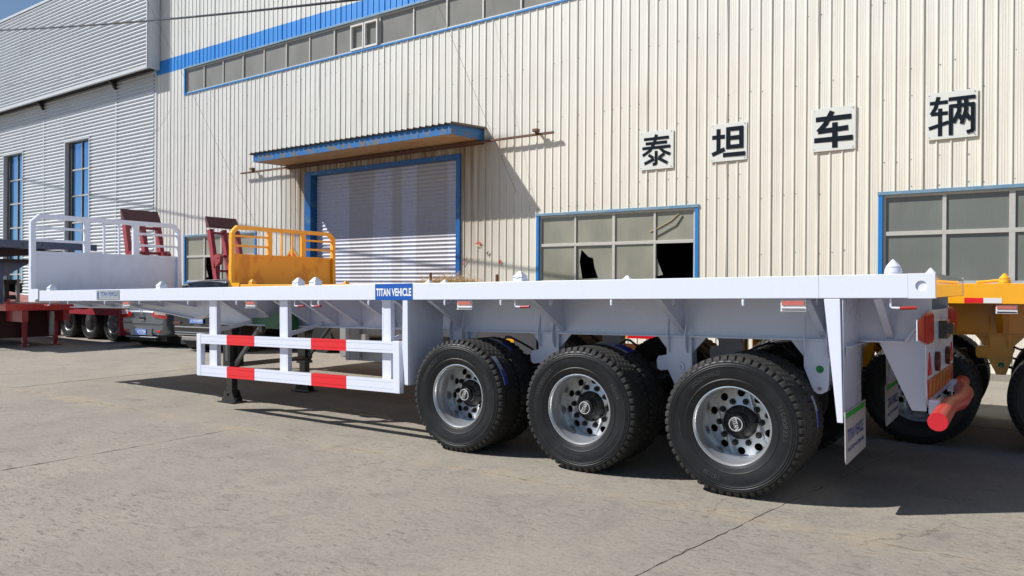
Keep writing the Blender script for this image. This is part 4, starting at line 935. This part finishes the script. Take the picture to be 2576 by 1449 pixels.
# ================================================================== YELLOW TRAILER
yt = thing('flatbed_trailer', 'yellow orange flatbed semi trailer parked behind the white one', 'trailer', (2.19, 3.03, 0), (0, -.004, 0))
yo = 2.19
flatbed(yt, MY, MYP, -10.45 - yo + .04, 1.45, [0.0, -1.28, -2.57], 1.43, .198, 2.52, [x - 1.6 for x in (-10.6, -9.9, -9.2, -8.55)] + [-7.0, -6.4, -5.8, -5.2, -4.6, -4.0, -3.2, -1.9, -.6, .6],
        (-8.4, -3.6, [(-8.2, -8.05), (-6.4, -6.26), (-4.0, -3.86)], [(-7.6, -7.0), (-5.4, -4.8), (-4.5, -3.9)]), -8.9, 1.105, .004, False, [.5, 1.6, 2.9],
        [(-.55, .06, 1), (1.2, .06, 1), (-12.05, .06, 0), (-12.1, 2.4, 0)], [], [(-.2, 1)], [-.62], flap=True, deep=1.10)
mb = MB(); mb.box(-.88, -.72, -.0025, -.0005, 1.438, 1.488, 0); mb.box(-.72, -.57, -.0025, -.0005, 1.438, 1.488, 1); mk('reflective_tape', mb, [MTAPE, MTAPEW], yt)
mb = MB(); mb.tube([(-.78, .05, 1.64), (-.70, .05, 1.645), (-.62, .05, 1.655), (-.56, .05, 1.66)], .014, 8); mk('lock_handle', mb, MY, yt, smooth=40)
# dry weeds and rusty stakes on the yellow deck
def grass():
    mb = MB(); rnd = random.Random(3)
    for k in range(1700):
        x = rnd.gauss(0, .38); y = rnd.gauss(0, .16); a = rnd.uniform(0, 2 * pi); l = rnd.uniform(.10, .42); el = rnd.uniform(.05, 1.3) * rnd.random() * math.exp(-x * x * 2)
        p = Vector((x, y, rnd.uniform(0, .06))); d = Vector((cos(a) * cos(el), sin(a) * cos(el), sin(el))); q = Vector((-sin(a), cos(a), 0)) * rnd.uniform(.002, .004)
        m = p + d * l * .55; e = p + d * l + Vector((rnd.gauss(0, .02), rnd.gauss(0, .02), -l * .12))
        mb.add([p - q, p + q, m + q, m - q, e], [(0, 1, 2, 3), (3, 2, 4)])
    return mb
t = NT('dry_straw'); n = t.noise(t.tc(), 12, 3); MSTRAW = t.out(t.mix(n, (.42, .30, .13), (.55, .44, .26)), .8)
mk('dry_weeds', grass(), MSTRAW, None, (-6.95, 5.25, 1.60), fix=False, kind='stuff', label='tangle of dry straw coloured weeds lying on the yellow trailer deck', category='dry weeds')
for x, z, lb in ((-7.49, 1.83, 'left rusty stake standing on yellow deck before the shutter'), (-5.95, 1.79, 'right rusty stake standing on yellow deck before the cream wall')):
    mb = MB(); mb.cyl((0, 0, 0), (0, 0, z - 1.60), .027, n=14); mb.cyl((0, 0, z - 1.60), (0, 0, z - 1.59), .027, .018, n=14); mb.cyl((0, 0, 0), (0, 0, .02), .04, n=14)
    mk('steel_stake', mb, MRUST, None, (x, 5.3, 1.585), smooth=30, label=lb, category='stake', group='rusty stakes on the yellow deck')

# ================================================================== RED LOW BED WITH RAMPS + NAVY CHASSIS ON TOP
rt = thing('lowbed_trailer', 'dark red low bed trailer with two raised ladder ramps before the grey warehouse', 'trailer', (-18.1, 5.1, 0))
mb = MB(); mb.box(-5.6, -.1, 0, .08, .72, .97); mb.box(-5.6, -.1, 3.12, 3.2, .72, .97)
for k in range(6): mb.box(-5.4 + k * .95, -5.32 + k * .95, .08, 3.12, .80, .93)
mb.box(-.14, -.02, .0, 3.2, .20, .97)
mk('main_beam', mb, MMAR, rt, bev=.005)
mb = MB(); mb.box(-5.6, -.14, .08, 3.12, .935, .955)
t = NT('worn_deck'); n = t.noise(t.tc(), 1.2, 5, .6); MDECK = t.out(t.mix(t.ramp(n, .4, .65), (.42, .16, .13), (.10, .045, .04)), .6)
mk('deck_plate', mb, MDECK, rt)
mb = MB(); mb.box(-5.4, -.3, .9, 1.02, .16, .93); mb.box(-5.4, -.3, 2.2, 2.32, .16, .93); mb.box(-5.4, -5.3, 1.02, 2.2, .3, .9); mk('chassis_beam', mb, MMAR, rt)  # beams drawn extra deep to block the bright background behind the wheels
for x in (-.83, -2.06, -3.31):
    w = link('wheel', RIM, rt, (x, .36, .49), (0, .4 * x, 0)); w.scale = (.93, .93, .93); link('tyre', TYRE, w); link('hub', HUB, w)
    w = link('wheel', INRIM, rt, (x, .68, .49)); w.scale = (.93, .93, .93); link('tyre', TYRE, w)
    w = link('wheel', INRIM, rt, (x, 2.6, .49), (0, 0, pi)); w.scale = (.93, .93, .93); link('tyre', TYRE, w)
    mb = MB(); mb.cyl((x, .7, .49), (x, 2.5, .49), .07, n=12); mk('axle', mb, MDARK, rt)
for k, (y0, y1) in enumerate(((.22, 1.27), (2.78, 3.83))):
    # ladder ramp leaning back; u runs along ramp height
    z0, z1 = (.98, 3.62); lean = -.62
    f = lambda z: .22 + lean * (z - z0) / (z1 - z0)
    mb = MB(); ys = (y0 + .07, (y0 + y1) / 2, y1 - .07)
    for y in ys: mb.beam((f(z0), y, z0), (f(z1 - .40), y, z1 - .40), .12, .17, (1, 0, 0))
    rm = mk('ladder_ramp', mb, MMAR, rt, bev=.005)
    for z in (z0 + .12, z0 + .55, z0 + 1.0, z0 + 1.45, z1 - .50): mb = MB(); mb.beam((f(z), y0 + .05, z), (f(z), y1 - .05, z), .12, .07, (0, 0, 1)); mk('ramp_rung', mb, MMAR, rm)
    mb = MB(); zt_ = z1 - .34; mb.add([(f(zt_) + .09, y0, zt_), (f(zt_) + .09, y1, zt_), (f(z1) - .02, y1, z1), (f(z1) - .02, y0, z1), (f(zt_) - .09, y0, zt_), (f(zt_) - .09, y1, zt_), (f(z1) - .06, y1, z1), (f(z1) - .06, y0, z1)], [(0, 1, 2, 3), (7, 6, 5, 4), (0, 4, 5, 1), (1, 5, 6, 2), (2, 6, 7, 3), (3, 7, 4, 0)])
    mk('ramp_tip', mb, flat('worn_ramp_tip', (.12, .035, .04), .5, 0, .3), rm)
    for y in ys[::2] if k == 0 else ys:
        mb = MB(); zc = z0 + 1.25; mb.plate([(f(zc) + .05, zc - .20), (f(zc) + .34, zc + .02), (f(zc) + .36, zc + .18), (f(zc) + .26, zc + .26), (f(zc) + .05, zc + .22)], lambda u, v, d: (u, y - .06 + d, v), .12, [circ(f(zc) + .25, zc + .12, .03, 10, True)]); mk('ramp_foot', mb, MMAR, rm, bev=.004)
    mb = MB(); mb.tube([(f(z0) + .17 + .045 * cos(q * .9), (y0 + y1) / 2 - .25 + .045 * sin(q * .9), z0 + .02 + q * .0085) for q in range(90)], .012, 5); mk('ramp_spring', mb, MDARK, rm)
# red flatbed whose end faces the yard, with the navy chassis stacked across it
RX = -18.2
MUND = flat('under_fill_maroon', (.05, .012, .014), .7)  # dark tone for the bars added as fill under the red deck
rf = thing('flatbed_trailer', 'bright red flatbed trailer with worn pink deck at left edge', 'trailer', (RX, 2.41, .085))
mb = MB(); mb.plate([(0, .83), (0, 1.005), (1.96, .96), (1.96, .90), (1.5, .83)], lambda u, v, d: (-d, u, v), .10); mk('end_rail', mb, MRED, rf, bev=.006)
for y in (0, 1.88): mb = MB(); mb.box(-9, -.102, y, y + .08, .83, 1.0); mk('side_rail', mb, MRED, rf, bev=.005)
mb = MB(); mb.plate([(-.102, .955), (-.102, .975), (-1.6, .985), (-5.0, 1.30), (-5.0, 1.27), (-1.6, .955)], lambda u, v, d: (u, -.6 + d, v) if u < -1.5 else (u, .082 + d * .72, v), 2.5); mk('deck_plate', mb, MDECK, rf)
mb = MB(); mb.box(-5.15, -5.005, -.6, 1.9, 1.20, 1.66); mk('bulkhead', mb, MMAR, rf)
for y in (.40, 1.35): mb = MB(); mb.box(-9, -.11, y, y + .14, .55, .95); mk('main_beam', mb, MMAR, rf)
for y in (.72, 1.45):
    mb = MB(); mb.box(-.80, -.70, y - .05, y + .05, .0, .84); mb.box(-.88, -.62, y - .09, y + .09, -.083, -.05); mb.box(-.78, -.72, y - .04, y + .04, -.05, .0); mk('landing_leg', mb, MMAR, rf, bev=.005)
for z in (.28, .58): mb = MB(); mb.box(-7, -1.0, .25, 1.7, z, z + .07); mk('under_fill_bar', mb, MUND, rf)  # dark bars added to fill in the shade below the deck
for x in (-1.1, -3.4, -5.8): mb = MB(); mb.box(x, x + .12, .25, 1.7, .12, .83); mk('under_fill_post', mb, MUND, rf)  # posts belonging to the same added dark fill
for x, y in ((-.2, 1.05), (-1.5, 1.45)): mb = MB(); mb.box(x, x + .08, y, y + .09, .2, .80); mk('side_post', mb, MGREYMET, rf)
mb = MB(); mb.cyl((-.25, .16, 1.0), (-.25, .16, 1.03), .06, n=16); mb.cyl((-.25, .16, 1.03), (-.25, .16, 1.12), .05, .015, n=16); mk('twist_lock', mb, MRED, rf, smooth=30)
nv = thing('chassis_frame', 'dark navy chassis stacked on round posts above the red flatbed at left edge', 'chassis', (RX - .1, 2.41, -.20))
for x in (0, -2.4): mb = MB(); mb.box(x - .09, x, -1.3, 1.75, 2.63, 2.82); mb.box(x - .13, x - .09, -1.3, 1.75, 2.80, 2.82); mk('side_beam', mb, MNAVY, nv, bev=.005)
mb = MB(); mb.box(-.10, -.0, 1.755, 2.17, 2.63, 2.80); mk('beam_end', mb, MNAVY, nv, bev=.005)
mb = MB(); mb.box(-2.395, -.135, -1.25, 1.7, 2.80, 2.822); mk('top_plate', mb, MNAVY, nv)
mb = MB()
for k in range(5): mb.box(-2.4, -.095, -1.2 + k * .65, -1.14 + k * .65, 2.65, 2.798)
mk('cross_member', mb, MNAVY, nv, kind='stuff')
for dx, rr in ((-.22, .018), (0, .042), (.22, .018)): mb = MB(); mb.cyl((.0008, .62 + dx, 2.73), (.003, .62 + dx, 2.73), rr, n=12); mk('hole_shade', mb, MSHADOW, nv)  # flat black discs give the shade inside the beam's holes as colour
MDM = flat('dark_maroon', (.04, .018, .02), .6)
mb = MB(); mb.plate([(-1.3, 2.62), (1.6, 2.62), (1.0, 2.50), (.2, 2.42), (-1.3, 2.38)], lambda u, v, d: (-.5 - d, u, v), .12); mk('belly_beam', mb, MDM, nv)
mb = MB(); mb.box(-2.2, -.4, -1.2, 1.2, 2.30, 2.37); mk('belly_plate', mb, MDM, nv)
for y in (.28, -1.0):
    mb = MB(); mb.cyl((-.9, y, 1.27), (-.9, y, 2.3), .065, n=18); mb.box(-1.1, -.7, y - .15, y + .15, 1.262, 1.28); mb.plate([(y, 1.95), (y + .08, 1.95), (y + .65, 2.3), (y, 2.3)], lambda u, v, d: (-.95 + d, u, v), .1); mk('support_post', mb, MNAVY, nv, smooth=30)
for z in (1.35, 1.75): mb = MB(); mb.box(-1.9, -1.8, -1.2, 1.0, z, z + .12); mk('frame_bar', mb, MDARK, nv)
for y in (-.9, .1, .7): mb = MB(); mb.box(-1.79, -1.70, y, y + .1, 1.265, 1.86); mk('frame_post', mb, MDARK, nv)
mb = MB(); mb.box(-1.79, -1.70, .98, 1.05, 1.265, 1.88); mk('grey_post', mb, MGREYMET, nv)

# ================================================================== CARS
def car(root, Lc, Wc, H, body, kind):
    w = Wc / 2
    st = ([(0.0, w * .86, .36, .86, .30), (.04, w * .93, .30, .92, .55), (.16, w * .985, .26, .97, .80), (.45, w, .22, .99, 1.0)] +
          [(Lc * .3, w, .20, .98, 1), (Lc * .5, w, .20, .97, 1), (Lc * .68, w, .20, .95, 1), (Lc * .80, w * .98, .20, .88, 1), (Lc * .93, w * .90, .24, .78, 1), (Lc, w * .66, .32, .62, 1)])
    sc = H / 1.55
    mb = MB(); P = []
    for x, ww, zb_, zbelt, _ in st:
        zb_ *= sc; zbelt *= sc
        half = [(0, zb_), (ww * .80, zb_), (ww * .95, zb_ + .07), (ww, zb_ + .22), (ww * 1.0, (zb_ + zbelt) / 2 + .08), (ww * .97, zbelt - .04), (ww * .91, zbelt), (0, zbelt + .02)]
        P.append([(x, -y, z) for y, z in half] + [(x, y, z) for y, z in half[::-1]][1:])
    mb.grid(P); mb.add([p for p in P[0]], [tuple(range(len(P[0])))]); mb.add([p for p in P[-1]], [tuple(range(len(P[-1])))])
    b = mk('body', mb, body, root, smooth=50); b.modifiers.new('sub', 'SUBSURF').levels = 2; b.modifiers['sub'].render_levels = 2
    # greenhouse
    zr = H; zl = .97 * sc; g = [(.10, zl, .62, zl + .02), (.32, zl, .70, zr - .06), (.75, zl, .72, zr), (Lc * .45, zl, .72, zr), (Lc * .56, zl, .68, zr - .06), (Lc * .76, zl - .06, .60, zl - .03)]
    mb = MB(); P = []
    for x, z0, r_, z1 in g:
        half = [(w * .90, z0 - .03), (w * (.90 + r_) / 2 + .03, z0 + (z1 - z0) * .55), (w * r_ + .06, z0 + (z1 - z0) * .93), (w * r_ * .8, z1), (0, z1 + .015)]
        P.append([(x, -y, z) for y, z in half] + [(x, y, z) for y, z in half[::-1]][1:])
    mb.grid(P, m=0); gh = mk('windows', mb, MCARGLASS, root, smooth=60, fix=True)
    mb = MB(); Q = []
    for x, z0, r_, z1 in g[1:5]: Q.append([(x, y * (w * r_ + .07), z1 + .012 - abs(y) ** 3 * .05) for y in (-1, -.7, 0, .7, 1)])
    mb.grid(Q); rf = mk('roof', mb, body, root, smooth=60, fix=False); so = rf.modifiers.new('t', 'SOLIDIFY'); so.thickness = .02
    mb = MB()
    for s in (-1, 1):
        for (a, c_) in ((g[1], .1), (g[3], .1)): mb.beam((a[0] + .1, s * w * .915, zl - .02), (a[0] + .12, s * (w * .72 + .065), H - .06), .09, .02, (0, 1, 0))
    mk('pillar', mb, body, gh)
    rw = .33 if kind == 'suv' else .30
    tm = MB(); tm.lathe([(rw * .62, -.10), (rw * .68, -.105), (rw * .92, -.11), (rw, -.085), (rw, .085), (rw * .92, .11), (rw * .62, .10)], 36); TM = mesh('tyre', tm, MRUB, 40)
    wm = MB(); wm.lathe([(0, -.05), (rw * .18, -.07), (rw * .2, -.05), (rw * .55, -.06), (rw * .62, -.10), (rw * .64, -.10), (rw * .62, .02), (0, .02)], 30)
    WM = mesh('wheel', wm, MSILVER, 40)
    for x in (.78, Lc - .85):
        for s in (-1, 1):
            a = link('wheel', WM, root, (x, s * (w - .12), rw), (0, 0, 0 if s < 0 else pi)); link('tyre', TM, a)
    for x in (.78, Lc - .85): mb = MB(); mb.cyl((x, -(w + .004), rw + .02), (x, w + .004, rw + .02), rw + .05, n=28); mk('wheel_arch', mb, MDARK, root)
    mb = MB(); mb.box(.15, Lc - .3, -w * .8, w * .8, .16, .34); mb.cyl((.02, -w * .5, .2), (.3, -w * .5, .2), .03, n=10); mk('underbody', mb, MDARK, root)
    return b
MCAR1 = flat('grey_car_paint', (.16, .18, .21), .28, .55, .1, 4, Coat_Weight=1.0); MCAR2 = flat('black_car_paint', (.016, .018, .02), .2, .3, .2, 4, Coat_Weight=1.0)
MPL = flat('number_plate_blue', (.06, .22, .72), .4, 0, .1); MCHR = flat('chrome_trim', (.65, .66, .68), .15, .9, 0)
def plate_(root, y, z, txt):
    mb = MB(); mb.box(-.035, -.025, y - .22, y + .22, z - .07, z + .07, 0); mb.box(-.037, -.035, y - .215, y + .215, z - .065, z - .061, 1); mb.box(-.037, -.035, y - .215, y + .215, z + .061, z + .065, 1)
    addtext(mb, txt, .30, .085, lambda u, v: (-.038, y - .045 - u * 1.0, z + v), .02, 1)
    # small province mark drawn as strokes
    for a, b in (((.19, .035), (.13, .035)), ((.19, .0), (.13, .0)), ((.16, .045), (.16, -.045)), ((.19, -.035), (.13, -.035))): mb.beam((-.038, y + a[0], z + a[1]), (-.038, y + b[0], z + b[1]), .008, .003, (1, 0, 0), 1)
    return mk('number_plate', mb, [MPL, MWHITE], root, fix=False)
c1 = thing('parked_car', 'dark grey small hatchback seen from the rear under the white deck', 'car', (-16.35, 4.72, 0), (0, 0, R(98)), 'cars parked before the cream wall')
car(c1, 4.2, 1.70, 1.56, MCAR1, 'car')
plate_(c1, 0.05, .39, 'H·T575M')
mb = MB(); mb.box(-.022, .02, -.36, .42, .30, .48); mk('plate_recess', mb, MCAR1, c1, bev=.01)
mb = MB(); mb.box(-.018, .05, -.50, .62, .255, .275); mk('bumper_lip', mb, MGTRIM, c1, bev=.008)
mb = MB(); mb.box(-.030, .05, -.70, .70, .595, .62); mk('bumper_crease', mb, MCAR1, c1, bev=.01)
for s in (-1, 1):
    fy = lambda y: s * y
    mb = MB(); lx = lambda u: -.035 + max(0, u - .50) ** 1.5 * .34
    mb.grid([[(lx(u), fy(u), z0 + (z1 - z0) * q) for q in (0, .5, 1)] for u, z0, z1 in ((.36, .80, .86), (.45, .77, .90), (.60, .745, .90), (.72, .73, .895), (.83, .725, .88))], m=0); mb.grid([[(lx(u) - .008, fy(u), z0 + (z1 - z0) * q) for q in (0, 1)] for u, z0, z1 in ((.48, .83, .93), (.60, .825, .94), (.72, .815, .93), (.80, .81, .92))], m=1)
    mk('tail_lamp', mb, [flat('car_lamp_red', (.5, .008, .01), .15, 0, 0, 8, Coat_Weight=1.0), flat('car_lamp_clear', (.62, .48, .48), .2, .2, 0)], c1, fix=False)
    mb = MB(); mb.box(-.02, .02, min(fy(.52), fy(.66)), max(fy(.52), fy(.66)), .40, .44); mk('reflector', mb, MTAPE, c1)
mb = MB(); mb.lathe([(.036, -.01), (.045, -.01), (.045, 0), (.036, 0), (.036, -.01)], 20); mb.box(-.045, .045, -.012, -.002, -.008, .008); mk('emblem', mb, MCHR, c1, (-.03, 0, .88), (0, 0, -pi / 2))
mb = MB(); mb.box(-.028, -.01, -.08, .08, .68, .695); mb.box(-.024, -.008, -.09, .09, .70, .76, 1); mk('boot_handle', mb, [MCHR, MDARK], c1)
c2 = thing('parked_car', 'black sport utility vehicle with chrome bumper stripes beside the grey hatchback', 'car', (-14.02, 4.72, 0), (0, 0, R(98)), 'cars parked before the cream wall')
car(c2, 4.55, 1.86, 1.68, MCAR2, 'suv')
plate_(c2, 0.02, .745, 'H·U556N')
mb = MB()
for z, h in ((.40, .02), (.45, .02), (.57, .03)): mb.box(-.03, .04, -.74, .74, z, z + h)
mk('bumper_stripe', mb, MCHR, c2, bev=.006)
mb = MB(); mb.box(-.04, .05, -.5, .5, .27, .37); mk('skid_plate', mb, flat('satin_silver', (.32, .30, .28), .35, .4), c2, bev=.02)
mb = MB(); mb.box(-.02, .03, -.70, .70, .60, .665); mk('boot_trim', mb, MBLACK, c2, bev=.008)
for s in (-1, 1): mb = MB(); mb.box(-.03, .06, min(s * .55, s * .80), max(s * .55, s * .80), .64, .70); mk('tail_lamp', mb, flat('smoked_lamp', (.10, .02, .02), .15, 0, 0, 8, Coat_Weight=1.0), c2, bev=.006)
mb = MB(); mb.box(-.0, .12, -.70, .70, .90, 1.02); mk('rear_window_edge', mb, MCARGLASS, c2, bev=.02)
mb = MB(); addtext(mb, 'TWGFU', .22, .022, lambda u, v: (-.024, -u, .635 + v), .01); mk('badge_lettering', mb, MCHR, c2, fix=False)
c3 = thing('parked_car', 'dark brown vehicle almost hidden behind the landing legs of white trailer', 'car', (-10.95, 7.3, 0), (0, 0, R(178)), 'cars parked before the cream wall')
car(c3, 4.4, 1.8, 1.5, flat('brown_car_paint', (.05, .035, .028), .25, .5, .15, 4, Coat_Weight=1.0), 'car')
# grey steel stand behind
gs = thing('steel_stand', 'grey steel box frame standing on ground behind the white side guard', 'steel frame', (-10.45, 6.05, 0), (0, 0, R(4)))
mb = MB(); mb.box(-.28, .20, 0, .25, .02, .78); mb.box(.20, .23, .02, .2, .0, .78); mk('box_panel', mb, MGREY, gs, bev=.004)
mb = MB(); mb.box(.26, .46, .0, .12, 0, .80); mk('stand_post', mb, MGREY, gs, bev=.004)
mb = MB(); mb.box(.46, 2.6, .02, .1, .0, .04); mb.box(.46, 2.6, .02, .1, .22, .27); mb.box(.46, 2.6, .03, .06, .04, .22); mb.box(-.28, 2.6, .02, .12, .70, .80); mb.box(2.5, 2.6, .02, .1, .0, .7); mk('stand_beam', mb, MGREY, gs)
# ================================================================== CABLES
def cable(pts, r, lab):
    P = [Vector(p) for p in pts]; out = []
    for i in range(len(P) - 1):
        for k in range(6): out.append(P[i].lerp(P[i + 1], k / 6))
    out.append(P[-1]); mb = MB(); mb.tube(out, r, 6); mk('overhead_cable', mb, MBLACK, None, smooth=60, label=lab, category='cable')
pts = []
for k in range(25):
    x = -44 + k * 2.3; u = (x + 28) / 17.75
    pts.append((x, 6, 10.41 - 3.02 * u + .50 * u * u * 0.75))
cable(pts, .028, 'thick black overhead cable crossing in front of both buildings')
for (a, b, lb) in ((((-9.51, 9.95, 8.66), 3.2), ((-8.09, 9.93, 3.38), .7), 'thin guy wire slanting down toward the middle window'), (((-23.8, 10.05, 11.9), 2.6), ((-17.9, 10.02, 2.55), .6), 'thin guy wire slanting down left of the canopy')):
    P_ = [Vector(q[0]) + TO_SUN * q[1] for q in (a, b)]; cable([P_[0] + (P_[0] - P_[1]) * .5, P_[0], P_[1]], .0038, lb)
cable([(-46, 7.5, 8.62), (-38, 7.5, 9.02), (-31, 7.5, 9.26), (-25.2, 9.2, 9.40)], .006, 'thin overhead wire running to the grey fascia corner')
# small litter by the joints
for x, y, c, lb in ((-.55, -3.35, (.6, .28, .08), 'tiny orange wrapper lying on the foreground concrete'),):
    mb = MB(); mb.plate([(-.09, -.02), (.07, -.03), (.0, .03)] if y > 0 else [(-.02, -.01), (.02, -.012), (.005, .02)], lambda u, v, d: (u, v, .004 + .002 * sin(u * 30) + d), .0015); mk('paper_scrap', mb, flat('scrap' + str(x), c, .7), None, (x, y, 0), label=lb, category='litter')
for k, (x, y, a) in enumerate(((-5.2, 1.1, .3), (-4.6, .95, .1), (-5.0, 1.05, -.5))):
    mb = MB(); mb.tube([(-.22, 0, .006), (-.05, .01, .009), (.10, -.005, .008), (.24, .0, .006)], .0035, 5); mk('dry_twig', mb, MSTRAW, None, (x, y, 0), (0, 0, a), label=['pale twig on shaded ground left of the first wheel', 'shorter pale twig lying nearest the first wheel in shade', 'pale twig crossing the left one on the shaded ground'][k], category='twig')
